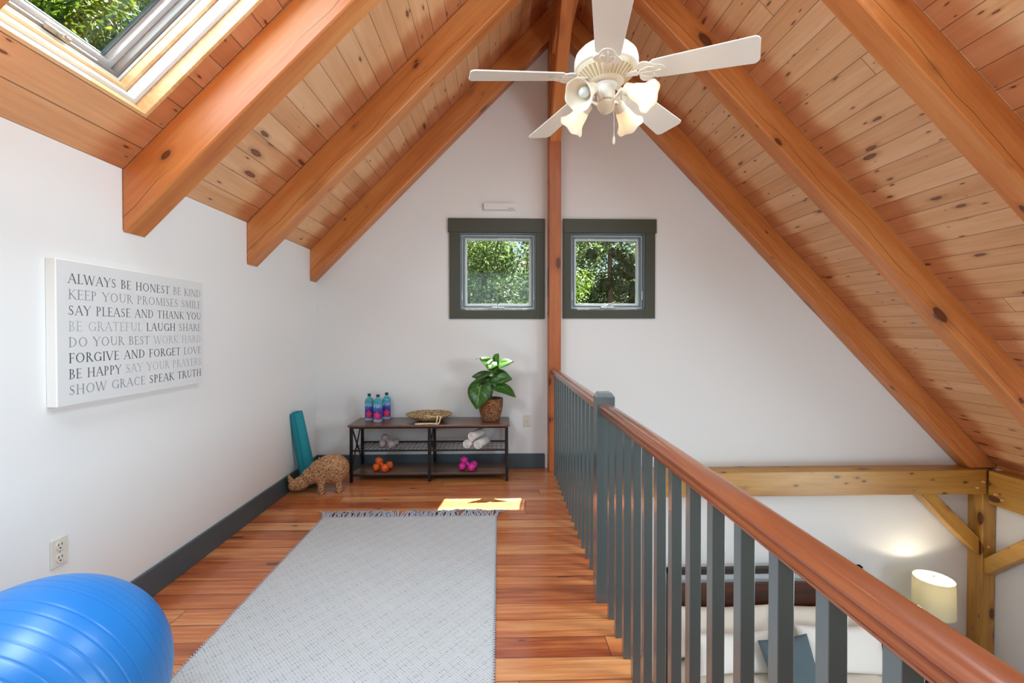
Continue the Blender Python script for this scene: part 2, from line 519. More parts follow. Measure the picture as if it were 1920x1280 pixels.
# ------------------------------------------------------------------ helpers: meshes
class MB:
    def __init__(s):
        s.v, s.f, s.uv = [], [], {}

    def add(s, verts, faces):
        o = len(s.v)
        s.v += [tuple(p) for p in verts]
        s.f += [tuple(i + o for i in f) for f in faces]
        return s

    def box(s, lo, hi, mat=None):
        (a, b, c), (d, e, f) = lo, hi
        p = [(a, b, c), (d, b, c), (d, e, c), (a, e, c), (a, b, f), (d, b, f), (d, e, f), (a, e, f)]
        if mat is not None:
            p = [mat @ V(q) for q in p]
        return s.add(p, [(3, 2, 1, 0), (4, 5, 6, 7), (0, 1, 5, 4), (1, 2, 6, 5), (2, 3, 7, 6), (3, 0, 4, 7)])

    def bar(s, p0, p1, w, h, up=(0, 0, 1)):
        p0, p1 = V(p0), V(p1)
        d = (p1 - p0)
        L = d.length
        d.normalize()
        u = V(up)
        sd = d.cross(u)
        if sd.length < 1e-4:
            sd = d.cross(V((0, 1, 0)))
        sd.normalize()
        u = sd.cross(d)
        pts = []
        for q in (p0, p1):
            for a, b in ((-1, -1), (1, -1), (1, 1), (-1, 1)):
                pts.append(q + sd * a * w / 2 + u * b * h / 2)
        return s.add(pts, [(0, 1, 2, 3), (7, 6, 5, 4), (0, 4, 5, 1), (1, 5, 6, 2), (2, 6, 7, 3), (3, 7, 4, 0)])

    def lathe(s, prof, n=32, mat=None, cap=True):
        pts, fs = [], []
        for (r, z) in prof:
            for k in range(n):
                t = 2 * pi * k / n
                q = V((r * cos(t), r * sin(t), z))
                pts.append(mat @ q if mat is not None else q)
        m = len(prof)
        for i in range(m - 1):
            for k in range(n):
                k2 = (k + 1) % n
                fs.append((i * n + k, i * n + k2, (i + 1) * n + k2, (i + 1) * n + k))
        if cap:
            fs.append(tuple(range(n - 1, -1, -1)))
            fs.append(tuple((m - 1) * n + k for k in range(n)))
        return s.add(pts, fs)

    def cyl(s, p0, p1, r0, r1=None, n=16):
        r1 = r0 if r1 is None else r1
        p0, p1 = V(p0), V(p1)
        d = p1 - p0
        mt = M.Translation(p0) @ d.to_track_quat('Z', 'Y').to_matrix().to_4x4()
        return s.lathe([(r0, 0), (r1, d.length)], n, mt)

    def sphere(s, c, r, n=20, m=12, mat=None):
        if not hasattr(r, '__len__'):
            r = (r, r, r)
        pts, fs = [], []
        c = V(c)
        for i in range(m + 1):
            t = pi * i / m
            for k in range(n):
                p = 2 * pi * k / n
                q = V((r[0] * sin(t) * cos(p), r[1] * sin(t) * sin(p), -r[2] * cos(t)))
                if mat is not None:
                    q = mat @ q
                pts.append(q + c)
        for i in range(m):
            for k in range(n):
                k2 = (k + 1) % n
                fs.append((i * n + k, i * n + k2, (i + 1) * n + k2, (i + 1) * n + k))
        return s.add(pts, fs)

    def tube(s, path, r, n=8, cap=True):
        path = [V(p) for p in path]
        rr = r if hasattr(r, '__len__') else [r] * len(path)
        pts, fs = [], []
        ref = V((0, 0, 1))
        for i, p in enumerate(path):
            d = (path[min(i + 1, len(path) - 1)] - path[max(i - 1, 0)]).normalized()
            if abs(d.dot(ref)) > 0.95:
                ref = V((1, 0, 0)) if abs(d.x) < 0.9 else V((0, 1, 0))
            a = d.cross(ref).normalized()
            b = d.cross(a)
            ref = a.cross(d) if False else ref
            for k in range(n):
                t = 2 * pi * k / n
                pts.append(p + a * cos(t) * rr[i] + b * sin(t) * rr[i])
        for i in range(len(path) - 1):
            for k in range(n):
                k2 = (k + 1) % n
                fs.append((i * n + k, i * n + k2, (i + 1) * n + k2, (i + 1) * n + k))
        if cap:
            fs.append(tuple(range(n - 1, -1, -1)))
            m = len(path) - 1
            fs.append(tuple(m * n + k for k in range(n)))
        return s.add(pts, fs)

    def prism(s, poly, a, b, axis='Y', mat=None):
        """poly in the plane across axis, extruded from a to b"""
        n = len(poly)
        pts = []
        for h in (a, b):
            for (p, q) in poly:
                w = {'Y': (p, h, q), 'X': (h, p, q), 'Z': (p, q, h)}[axis]
                pts.append(mat @ V(w) if mat is not None else V(w))
        fs = [tuple(range(n)), tuple(range(2 * n - 1, n - 1, -1))]
        for i in range(n):
            j = (i + 1) % n
            fs.append((i, i + n, j + n, j))
        return s.add(pts, fs)

    def build(s, name, mat, parent=None, smooth=None, bevel=0.0, seg=2):
        me = bpy.data.meshes.new(name)
        me.from_pydata(s.v, [], s.f)
        bm = bmesh.new()
        bm.from_mesh(me)
        bmesh.ops.recalc_face_normals(bm, faces=bm.faces)
        bm.to_mesh(me)
        bm.free()
        me.materials.append(MT[mat] if isinstance(mat, str) else mat)
        if smooth is not None:
            me.polygons.foreach_set('use_smooth', [True] * len(me.polygons))
            me.set_sharp_from_angle(angle=radians(smooth))
        o = bpy.data.objects.new(name, me)
        COL.objects.link(o)
        if parent is not None:
            o.parent = parent
        if bevel > 0:
            b = o.modifiers.new('bevel', 'BEVEL')
            b.width = bevel
            b.segments = seg
            b.limit_method = 'ANGLE'
            b.angle_limit = radians(40)
        return o


def tag(o, label=None, cat=None, group=None, kind=None):
    if label:
        o['label'] = label
    if cat:
        o['category'] = cat
    if group:
        o['group'] = group
    if kind:
        o['kind'] = kind
    return o


def thing(name, loc=(0, 0, 0), rz=0.0, label=None, cat=None, group=None, kind=None):
    o = bpy.data.objects.new(name, None)
    o.empty_display_size = 0.1
    o.location = loc
    o.rotation_euler = (0, 0, rz)
    COL.objects.link(o)
    return tag(o, label, cat, group, kind)


def dup(root, loc, rot=None, label=None, group=None):
    r = root.copy()
    COL.objects.link(r)
    r.location = loc
    if rot is not None:
        r.rotation_euler = rot
    if label:
        r['label'] = label
    if group:
        r['group'] = group
    for ch in list(root.children):
        c = ch.copy()
        COL.objects.link(c)
        c.parent = r
        for g in list(ch.children):
            d = g.copy()
            COL.objects.link(d)
            d.parent = c
    return r


def struct(o):
    o['kind'] = 'structure'
    return o


def holed_panel(name, outline, holes, y0, y1, mat):
    """wall in the XZ plane with rectangular openings"""
    bm = bmesh.new()
    loops = [outline] + holes
    edges = []
    for lp in loops:
        vv = [bm.verts.new((p[0], y0, p[1])) for p in lp]
        for i in range(len(vv)):
            edges.append(bm.edges.new((vv[i], vv[(i + 1) % len(vv)])))
    r = bmesh.ops.triangle_fill(bm, use_beauty=True, use_dissolve=False, edges=edges)
    fs = [f for f in bm.faces]
    ext = bmesh.ops.extrude_face_region(bm, geom=fs)
    vv = [g for g in ext['geom'] if isinstance(g, bmesh.types.BMVert)]
    bmesh.ops.translate(bm, verts=vv, vec=(0, y1 - y0, 0))
    bmesh.ops.recalc_face_normals(bm, faces=bm.faces)
    me = bpy.data.meshes.new(name)
    bm.to_mesh(me)
    bm.free()
    me.materials.append(MT[mat])
    o = bpy.data.objects.new(name, me)
    COL.objects.link(o)
    return struct(o)


def rect(x0, x1, z0, z1):
    return [(x0, z0), (x1, z0), (x1, z1), (x0, z1)]


# ------------------------------------------------------------------ room dimensions
XL, YB, YN = -1.84, 4.71, -2.5           # left wall, far wall, near wall
TL, TR = 1.02, 1.035                     # roof pitches
ZL = 2.19                                # ceiling height at the left wall
XA = 0.584                               # ridge
def zl(x): return ZL + TL * (x - XL)
ZA = zl(XA)
def zr(x): return ZA - TR * (x - XA)
DROP = 0.31                              # rafter depth measured plumb
LOFT = 0.605                             # loft edge
ZB = -2.4                                # bedroom floor
XR = 5.07

# windows of the far wall
W1 = (-0.397, 0.374, 1.612, 2.395)
W2 = (0.727, 1.490, 1.617, 2.395)

holed_panel('wall_back', [(-2.0, ZB), (5.25, ZB), (5.25, zr(5.25)), (XA, ZA), (-2.0, zl(-2.0))],
            [rect(*W1), rect(*W2)], YB, YB + 0.15, 'wall')
holed_panel('wall_near', [(-2.0, ZB), (5.25, ZB), (5.25, zr(5.25)), (XA, ZA), (-2.0, zl(-2.0))],
            [rect(-1.2, 2.4, 0.65, 2.85), rect(1.3, 4.5, -1.9, -0.3)], YN, YN - 0.15, 'nearwall')
struct(MB().prism([(XL, -0.30), (XL, zl(XL)), (-2.0, zl(-2.0)), (-2.0, -0.30)], YN, YB).build('wall_left', 'wall'))
struct(MB().box((XR, YN, ZB), (5.25, YB, 0.0)).build('wall_right', 'wall'))
struct(MB().box((LOFT - 0.15, YN, ZB), (LOFT - 0.03, YB, -0.30)).build('wall_lower_left', 'wall'))
struct(MB().box((XL, YN, -0.30), (LOFT, YB, 0.0)).build('floor', 'floor'))
struct(MB().box((LOFT - 0.03, YN, ZB - 0.1), (XR, YB, ZB)).build('floor_lower', 'floor'))
struct(MB().box((LOFT, YN, -0.32), (LOFT + 0.02, YB - 0.2, -0.03)).build('trim_1', 'fascia'))

# added near-wall glazing behind the camera, to go with the fill light
for i, (x0, x1, z0, z1) in enumerate(((-1.2, 2.4, 0.65, 2.85), (1.3, 4.5, -1.9, -0.3))):
    w = thing('window_%d' % (4 + i), (0, YN - 0.08, 0), kind='structure')
    mb = MB()
    for k in range(4):
        x = x0 + (x1 - x0) * k / 3
        mb.box((max(x - 0.03, x0), -0.03, z0), (min(x + 0.03, x1), 0.03, z1))
    mb.box((x0, -0.03, z0), (x1, 0.03, z0 + 0.06))
    mb.box((x0, -0.03, z1 - 0.06), (x1, 0.03, z1))
    mb.build('window_frame', 'casing', w)

# added window frame on the solid side wall, behind the bedroom fill lamp
w = thing('window_6', (XR, 1.3, 0), kind='structure')
mb = MB()
for yy in (-1.32, -0.45, 0.42, 1.29):
    mb.box((-0.03, yy - 0.03, -1.95), (-0.002, yy + 0.03, -0.35))
mb.box((-0.03, -1.35, -1.97), (-0.002, 1.32, -1.91))
mb.box((-0.03, -1.35, -0.39), (-0.002, 1.32, -0.33))
mb.build('window_frame', 'casing', w)

# ceilings: local X along the room, local Y up the slope, local Z into the room
cl, sl = cos(atan(TL)), sin(atan(TL))
ML = M(((0, cl, sl, XL), (1, 0, 0, 0), (0, sl, -cl, ZL), (0, 0, 0, 1)))
cr, sr = cos(atan(TR)), sin(atan(TR))
XE = 5.25
LR = (XE - XA) / cr
MR = M(((0, -cr, -sr, XE), (-1, 0, 0, 0), (0, sr, -cr, zr(XE)), (0, 0, 0, 1)))
LL = (XA - XL) / cl
SK_Y = (1.43, 2.215)                     # skylight opening along the room
SK_S = ((-1.645 - XL) / cl, (-0.70 - XL) / cl)
T = 0.28
cm = MB()
cm.box((YN, -0.25, -T), (SK_Y[0], LL, 0))
cm.box((SK_Y[1], -0.25, -T), (YB + 0.15, LL, 0))
cm.box((SK_Y[0], -0.25, -T), (SK_Y[1], SK_S[0], 0))
cm.box((SK_Y[0], SK_S[1], -T), (SK_Y[1], LL, 0))
c1 = struct(cm.build('ceiling_left', 'plank'))
c1.matrix_world = ML
cm = MB()
cm.box((-YB - 0.15, 0.0, -T), (-YN, LR, 0))
c2 = struct(cm.build('ceiling_right', 'plank_far'))
c2.matrix_world = MR

# ------------------------------------------------------------------ skylight (window_3)
sk = thing('window_3', kind='structure')
sk.matrix_world = ML


def ring(mb, y0, y1, s0, s1, o, i, d0, d1):
    """picture-frame ring: inset o (outer) to i (inner), depth d0..d1 outward"""
    a, b, c, d = y0 + o, y1 - o, s0 + o * 0.85, s1 - o * 0.85
    w = i - o
    w2 = w * 0.85
    mb.box((a, c, -d1), (a + w, d, -d0))
    mb.box((b - w, c, -d1), (b, d, -d0))
    mb.box((a + w, c, -d1), (b - w, c + w2, -d0))
    mb.box((a + w, d - w2, -d1), (b - w, d, -d0))


for nm, o, i, d0, d1, mt in (('casing', 0.0, 0.020, 0.0, 0.062, 'pine'), ('track', 0.0, 0.040, 0.064, 0.112, 'vinyl'),
                             ('lining', 0.0, 0.058, 0.114, 0.150, 'pine'), ('trim_strip', 0.0, 0.064, 0.152, 0.162, 'vinyl'),
                             ('frame', 0.0, 0.080, 0.164, 0.195, 'midgrey'), ('sash', 0.0, 0.104, 0.197, 0.232, 'greymetal'),
                             ('gasket', 0.0, 0.110, 0.234, 0.25, 'screen')):
    mb = MB()
    ring(mb, SK_Y[0], SK_Y[1], SK_S[0], SK_S[1], o, i, d0, d1)
    mb.build(nm, mt, sk, bevel=0.002)
MB().box((SK_Y[0] + 0.10, SK_S[0] + 0.085, -0.243), (SK_Y[1] - 0.10, SK_S[1] - 0.085, -0.237)).build('pane', 'glass', sk)
mb = MB()
mb.box((1.80, SK_S[0] + 0.062, -0.166), (1.90, SK_S[0] + 0.082, -0.150))
mb.cyl((1.85, SK_S[0] + 0.07, -0.15), (1.85, SK_S[0] + 0.085, -0.125), 0.008)
mb.build('latch', 'brushed', sk, bevel=0.002)

# added roof lights out of view: frames and glowing panes for the fill lamps
MT['fillglow'] = mat_emit('fill_glow_pane', (235, 244, 255), 2.0)  # made-up glow, the ceiling has no opening behind these panes


def added_roof_light(name, mw, u, sc, hu, hs):
    w = thing(name, kind='structure')
    w.matrix_world = mw
    q = MB()
    t = 0.05
    q.box((u - hu - t, sc - hs - t, 0.0), (u - hu, sc + hs + t, 0.03))
    q.box((u + hu, sc - hs - t, 0.0), (u + hu + t, sc + hs + t, 0.03))
    q.box((u - hu, sc - hs - t, 0.0), (u + hu, sc - hs, 0.03))
    q.box((u - hu, sc + hs, 0.0), (u + hu, sc + hs + t, 0.03))
    q.build('window_frame', 'pine', w, bevel=0.003)
    MB().box((u - hu, sc - hs, 0.002), (u + hu, sc + hs, 0.010)).build('pane', 'fillglow', w)


added_roof_light('window_7', ML, 0.62, (-1.20 - XL) / cl, 0.50, 0.60)
added_roof_light('window_8', MR, -1.78, (XE - 1.50) / cr, 0.38, 0.72)
added_roof_light('window_9', MR, -0.62, (XE - 3.44) / cr, 0.48, 0.55)

# ------------------------------------------------------------------ timbers


def timber(name, poly, y0, y1, ang, mat, label, cat='beam', group=None, bevel=0.007):
    """poly of world (x,z) points, between world y0 and y1; local X runs along the grain"""
    ox, oz = poly[0]
    R = M.Rotation(-ang, 4, 'Y')
    mw = M.Translation((ox, (y0 + y1) / 2, oz)) @ R
    inv = mw.inverted()
    h = (y1 - y0) / 2
    pl = [inv @ V((x, (y0 + y1) / 2, z)) for x, z in poly]
    o = MB().prism([(p.x, p.z) for p in pl], -h, h).build(name, mat, bevel=bevel, seg=1)
    o.matrix_world = mw
    return tag(o, label, cat, group)


def rafter_left(y, label):
    xa = XA - 0.004
    return timber('roof_rafter', [(XL, zl(XL) - DROP), (XL, zl(XL) - 0.002), (xa, zl(xa) - 0.002), (xa, zl(xa) - DROP)], y, y + 0.147, atan(TL), 'rafter', label, group='sloping roof rafters')


def rafter_right(y, label):
    xb, xt = XA + (ZA - DROP) / TR, XA + ZA / TR
    return timber('roof_rafter', [(xb, 0.002), (XA + 0.004, zr(XA) - DROP), (XA + 0.004, zr(XA) - 0.006), (xt - 0.004, 0.002)], y, y + 0.147, -atan(TR), 'rafter', label, group='sloping roof rafters')


rafter_left(1.225, 'orange timber rafter on the near side of the skylight')
rafter_left(2.318, 'orange timber rafter sloping up beside the skylight above the lettered canvas')
rafter_left(3.432, 'middle orange rafter above the left wall, between the skylight rafter and the gable wall')
rafter_left(4.560, 'orange rafter lying against the white gable wall on the skylight side')
rafter_right(1.215, 'orange rafter on the slope opposite the skylight, overhead')
rafter_right(2.318, 'thick orange rafter crossing the top right corner of the ceiling')
rafter_right(3.440, 'orange rafter passing behind the fan blade, midway down the right slope')
rafter_right(4.560, 'orange rafter lying against the gable wall down to the tie beam')

# post under the ridge, with the brace that leans up to the ridge
PX = (0.464, 0.637)
mb = MB().box((0, -0.087, -0.06), (4.36, 0.087, 0.06))
post = tag(mb.build('post', 'post', bevel=0.006, seg=1), 'tall square orange post between the two square windows', 'post')
post.matrix_world = M.Translation((sum(PX) / 2, 4.645, 0.0)) @ M.Rotation(-pi / 2, 4, 'Y')
bx = 0.556
br = MB().prism([(0.0, 0.0), (1.225, 0.0), (1.075, 0.15), (0.15, 0.15)], -0.053, 0.053, axis='Y').build('ridge_brace', 'rafter', bevel=0.005, seg=1)
br.matrix_world = M.Translation((bx, 4.5835, 3.24)) @ M.Rotation(-pi / 2, 4, 'Z') @ M.Rotation(radians(-45), 4, 'Y')
tag(br, 'orange diagonal brace rising toward the ceiling from the post behind the fan', 'beam')
mb = MB().box((0, -0.07, -0.11), (YB - YN - 0.16, 0.07, 0.11))
rb = mb.build('ridge_beam', 'rafter', bevel=0.006, seg=1)
rb.matrix_world = M.Translation((XA, YN + 0.01, ZA - DROP - 0.13)) @ M.Rotation(pi / 2, 4, 'Z')
tag(rb, 'orange ridge beam overhead where the two roof slopes meet above the fan', 'beam')

tb = timber('tie_beam', [(LOFT + 0.03, -0.245), (4.909, -0.245), (4.909, 0.0), (LOFT + 0.03, 0.0)], 4.51, YB - 0.003, 0, 'tie', 'long level timber along the far wall, under the foot of the gable rafter')
pb = MB().prism([(0.0, -0.33), (6.9, -0.33), (6.9, 0.0), (0.0, 0.0)], -0.078, 0.078).build('plate_beam', 'tie', bevel=0.007, seg=1)
pb.matrix_world = M.Translation((4.988, 4.50, -0.002)) @ M.Rotation(-pi / 2, 4, 'Z')
tag(pb, 'timber wall plate running toward the viewer from the corner post', 'beam')
struct(MB().box((5.055, YN, 0.0), (5.10, 4.55, 0.16)).build('trim_2', 'rafter'))
mb = MB().box((0, -0.078, -0.07), (2.394, 0.078, 0.07))
cp = tag(mb.build('corner_post', 'tie', bevel=0.007, seg=1), 'square timber post in the bedroom corner beside the bedside lamp', 'post')
cp.matrix_world = M.Translation((4.989, 4.635, ZB)) @ M.Rotation(-pi / 2, 4, 'Y')
o = timber('knee_brace', [(4.255, -0.247), (4.909, -0.90), (4.909, -0.72), (4.435, -0.247)], 4.575, 4.675, -pi / 4, 'tie', 'short diagonal brace from the tie beam down to the corner post', bevel=0.005)
# brace from the plate to the post, coming toward the camera
kb = MB().prism([(0, 0), (0.92, 0), (0.92 + 0.14, 0.14), (-0.14, 0.14)], -0.05, 0.05).build('knee_brace', 'tie', bevel=0.005, seg=1)
kb.matrix_world = M.Translation((4.99, 4.562, -0.335 - 0.65 - 0.14)) @ M.Rotation(-pi / 2, 4, 'Z') @ M.Rotation(radians(-45), 4, 'Y')
# simple plumb brace: cut so that both ends meet post and plate
kb.data.clear_geometry()
tmp = MB().prism([(4.562, -1.10), (4.562, -0.92), (3.977, -0.335), (3.797, -0.335)], -0.05, 0.05, axis='X')
kb.data.from_pydata([(-(y - 4.562), x, z) for x, y, z in tmp.v], [], tmp.f)
kb.data.update()
kb.matrix_world = M.Translation((4.99, 4.562, 0)) @ M.Rotation(-pi / 2, 4, 'Z')
tag(kb, 'short diagonal brace from the corner post up to the wall plate', 'beam')
# oak pegs at the joint
bpy.context.view_layer.update()
for par, p, d in ((tb, (4.80, 4.51, -0.175), (0, -1, 0)), (tb, (4.86, 4.51, -0.115), (0, -1, 0)), (pb, (4.91, 4.42, -0.215), (-1, 0, 0)), (pb, (4.91, 4.36, -0.25), (-1, 0, 0)),
                  (cp, (4.98, 4.565, -0.80), (0, -1, 0))):
    pg = MB().cyl(V(p) - V(d) * 0.004, V(p) + V(d) * 0.02, 0.012, 0.010, 10).build('peg', 'pine', par, smooth=40)
    pg.matrix_parent_inverse = par.matrix_world.inverted()

# ------------------------------------------------------------------ baseboards
struct(MB().box((XL, YN, 0), (XL + 0.018, YB, 0.15)).build('baseboard_left', 'base', bevel=0.004))
struct(MB().box((XL + 0.018, YB - 0.018, 0), (PX[0] - 0.002, YB, 0.15)).build('baseboard_back', 'base', bevel=0.004))

# ------------------------------------------------------------------ gable windows


def gable_window(name, op, ox0, ox1, zb, zt, side, lever):
    x0, x1, z0, z1 = op
    w = thing(name, ((x0 + x1) / 2, YB, z0), kind='structure')
    cx = (x0 + x1) / 2
    def X(x): return x - cx
    def Z(z): return z - z0
    mb = MB()
    ov0 = 0.012 if side < 0 else 0.0
    ov1 = 0.012 if side > 0 else 0.0
    mb.box((X(ox0) - ov0, -0.026, Z(z1 + 0.0)), (X(ox1) + ov1, 0.0, Z(zt)))
    mb.box((X(ox0), -0.020, Z(zb)), (X(x0), 0.0, Z(z1)))
    mb.box((X(x1), -0.020, Z(zb)), (X(ox1), 0.0, Z(z1)))
    mb.box((X(x0), -0.020, Z(zb)), (X(x1), 0.0, Z(z0)))
    mb.build('casing', 'casing', w, bevel=0.002)

    def fr(nm, i0, i1, ya, yb, mt, bev=0.002):
        q = MB()
        a, b, c, d = X(x0) + i0, X(x1) - i0, Z(z0) + i0, Z(z1) - i0
        t = i1 - i0
        q.box((a, ya, c), (a + t, yb, d))
        q.box((b - t, ya, c), (b, yb, d))
        q.box((a + t, ya, c), (b - t, yb, c + t))
        q.box((a + t, ya, d - t), (b - t, yb, d))
        return q.build(nm, mt, w, bevel=bev)
    fr('jamb', 0.0, 0.012, -0.004, 0.146, 'screen')
    fr('window_frame', 0.013, 0.030, 0.045, 0.10, 'vinyl')
    fr('screen_frame', 0.031, 0.044, 0.03, 0.06, 'screen')
    fr('sash', 0.045, 0.066, 0.062, 0.11, 'vinyl')
    i = 0.064
    MB().box((X(x0) + i, 0.083, Z(z0) + i), (X(x1) - i, 0.088, Z(z1) - i)).build('pane', 'glass', w)
    q = MB()
    q.box((-0.065, 0.004, 0.014), (0.065, 0.044, 0.030))
    q.cyl((0.0, 0.012, 0.022), (0.0, -0.010, 0.050), 0.011, 0.009, 12)
    h = q.build('crank', 'vinyl', w, bevel=0.002)
    q = MB()
    if lever:
        q.tube([(0.0, -0.010, 0.045), (-0.006, -0.016, 0.10), (-0.03, -0.014, 0.135), (-0.055, -0.012, 0.16)], [0.006, 0.006, 0.005, 0.006], 8)
    else:
        q.tube([(0.0, -0.010, 0.045), (0.03, -0.016, 0.055), (0.06, -0.014, 0.07)], [0.006, 0.006, 0.007], 8)
    q.build('crank_handle', 'screen', h)
    q = MB()
    for sx in (X(x0) + 0.020, X(x1) - 0.020):
        q.box((sx - 0.006, 0.018, 0.10), (sx + 0.006, 0.044, 0.19))
    q.build('latch', 'vinyl', w, bevel=0.002)
    return w


gable_window('window_1', W1, -0.503, PX[0] - 0.003, 1.522, 2.535, -1, True)
gable_window('window_2', W2, PX[1] + 0.012, 1.592, 1.526, 2.535, 1, False)

# ------------------------------------------------------------------ wall fittings
wv = thing('wall_chime', (0.006, YB, 2.655), label='slim white box with a small slot on the wall over the left window', cat='wall box')
MB().box((-0.162, -0.035, -0.034), (0.162, 0.0, 0.034)).build('body', 'wall', wv, bevel=0.006)
MB().box((-0.13, -0.039, -0.012), (0.10, -0.035, 0.022)).build('cover', 'wall', wv, bevel=0.002)
MB().box((0.085, -0.0385, -0.026), (0.14, -0.035, -0.018)).build('slot', 'vent', wv)


def outlet(name, mw, label, duplex):
    o = thing(name, label=label, cat='outlet')
    o.matrix_world = mw
    MB().box((-0.037, -0.006, -0.059), (0.037, 0.0, 0.059)).build('cover_plate', 'plate', o, bevel=0.003)
    for sz in ((0.026, -0.026) if duplex else (0.0,)):
        q = MB()
        if duplex:
            q.prism([(0.017 * cos(t), sz + 0.019 * sin(t)) for t in [k * 2 * pi / 20 for k in range(20)]], -0.009, -0.006)
        else:
            q.box((-0.016, -0.009, -0.032), (0.016, -0.006, 0.032))
        sck = q.build('socket', 'plate', o)
        q = MB()
        if duplex:
            q.box((-0.009, -0.0098, sz + 0.001), (-0.006, -0.009, sz + 0.011))
            q.box((0.006, -0.0098, sz + 0.001), (0.009, -0.009, sz + 0.010))
            q.cyl((0, -0.0098, sz - 0.009), (0, -0.009, sz - 0.009), 0.0035, n=10)
        else:
            q.box((-0.004, -0.0098, -0.018), (0.004, -0.009, 0.006))
        q.build('slot', 'slot' if duplex else 'vent', sck)
    for sz in ((0.0,) if duplex else (0.042, -0.042)):
        MB().cyl((0, -0.0075, sz), (0, -0.006, sz), 0.003, n=10).build('screw', 'brushed', o)
    return o


outlet('wall_outlet', M.Translation((XL, 1.973, 0.478)) @ M.Rotation(pi / 2, 4, 'Z'), 'white duplex power outlet low on the wall above the blue ball', True)
outlet('wall_outlet', M.Translation((0.284, YB, 0.482)), 'ivory wall plate low on the far wall between the bench and the post', False)

# ------------------------------------------------------------------ lettered canvas
GL = {}
_T, _t = 0.105, 0.042


def gl(ch, w, *st):
    GL[ch] = (w, st)


def S(x0, y0, x1, y1, w): return ('s', x0, y0, x1, y1, w)
def A(cx, cy, rx, ry, a0, a1, tk=_T, th=_t): return ('a', cx, cy, rx, ry, a0, a1, tk, th)
def Fo(x, y, hw=0.13): return ('s', x - hw, y, x + hw, y, 0.035)
def Vs(x, y, h=0.09): return ('s', x, y - h, x, y + h, 0.04)


gl('A', .82, S(.08, 0, .41, 1, _t), S(.41, 1, .74, 0, _T), S(.2, .36, .62, .36, _t), Fo(.08, .015), Fo(.74, .015))
gl('B', .64, S(.16, 0, .16, 1, _T), A(.3, .755, .20, .225, -90, 90), S(.16, .98, .3, .98, _t), S(.16, .53, .32, .53, _t), A(.32, .275, .25, .255, -90, 90), S(.16, .02, .32, .02, _t), Fo(.12, .015, .1), Fo(.12, .985, .1))
gl('C', .82, A(.46, .5, .38, .49, 48, 312), Vs(.74, .80), )
gl('D', .84, S(.16, 0, .16, 1, _T), A(.34, .5, .40, .475, -90, 90), S(.16, .975, .34, .975, _t), S(.16, .025, .34, .025, _t), Fo(.12, .015, .1), Fo(.12, .985, .1))
gl('E', .60, S(.16, 0, .16, 1, _T), S(.16, .975, .52, .975, _t), S(.16, .52, .44, .52, _t), S(.16, .025, .55, .025, _t), Vs(.51, .93, .06), Vs(.54, .08, .07), Vs(.44, .52, .06), Fo(.12, .015, .1), Fo(.12, .985, .1))
gl('F', .56, S(.16, 0, .16, 1, _T), S(.16, .975, .52, .975, _t), S(.16, .5, .43, .5, _t), Vs(.51, .92, .07), Vs(.43, .5, .06), Fo(.16, .015), Fo(.12, .985, .1))
gl('G', .86, A(.46, .5, .38, .49, 48, 315), S(.73, .04, .73, .44, _T), Vs(.74, .80), Fo(.73, .44, .11))
gl('H', .86, S(.17, 0, .17, 1, _T), S(.69, 0, .69, 1, _T), S(.17, .52, .69, .52, _t), Fo(.17, .015), Fo(.17, .985), Fo(.69, .015), Fo(.69, .985))
gl('I', .34, S(.17, 0, .17, 1, _T), Fo(.17, .015), Fo(.17, .985))
gl('K', .76, S(.17, 0, .17, 1, _T), S(.17, .46, .60, .985, _t), S(.27, .56, .70, 0, _T), Fo(.17, .015), Fo(.17, .985), Fo(.62, .985, .1), Fo(.72, .015, .08))
gl('L', .58, S(.16, 0, .16, 1, _T), S(.16, .025, .53, .025, _t), Vs(.53, .09, .08), Fo(.12, .015, .1), Fo(.16, .985))
gl('M', 1.0, S(.12, 0, .18, 1, _t), S(.18, 1, .5, .05, _T), S(.5, .05, .82, 1, _t), S(.82, 1, .88, 0, _T), Fo(.12, .015, .1), Fo(.88, .015))
gl('N', .88, S(.15, 0, .15, 1, _t), S(.15, 1, .73, 0, _T), S(.73, 0, .73, 1, _t), Fo(.15, .015, .1), Fo(.73, .985, .1), Fo(.11, .985, .08))
gl('O', .92, A(.46, .5, .39, .49, 0, 360))
gl('P', .60, S(.16, 0, .16, 1, _T), A(.3, .74, .22, .24, -90, 90), S(.16, .98, .3, .98, _t), S(.16, .5, .3, .5, _t), Fo(.16, .015), Fo(.12, .985, .1))
gl('R', .72, S(.16, 0, .16, 1, _T), A(.3, .755, .20, .225, -90, 90), S(.16, .98, .3, .98, _t), S(.16, .53, .3, .53, _t), S(.32, .53, .68, 0, _T), Fo(.16, .015), Fo(.12, .985, .1), Fo(.69, .015, .07))
gl('S', .58, A(.29, .745, .19, .235, 40, 250, .07, _t), A(.29, .265, .21, .25, -140, 90, .09, _t), S(.19, .60, .40, .42, _T), Vs(.44, .86, .08), Vs(.09, .13, .09))
gl('T', .72, S(.36, 0, .36, 1, _T), S(.05, .975, .67, .975, _t), Vs(.06, .92, .07), Vs(.66, .92, .07), Fo(.36, .015))
gl('U', .84, S(.17, .32, .17, 1, _T), S(.69, .30, .69, 1, _t), A(.43, .30, .26, .29, 180, 360, .1, _t), Fo(.17, .985), Fo(.69, .985, .11))
gl('V', .80, S(.08, 1, .40, 0, _T), S(.40, 0, .72, 1, _t), Fo(.08, .985), Fo(.72, .985, .1))
gl('W', 1.14, S(.08, 1, .34, 0, _T), S(.34, 0, .58, 1, _t), S(.56, 1, .82, 0, _T), S(.82, 0, 1.06, 1, _t), Fo(.08, .985), Fo(1.06, .985, .1))
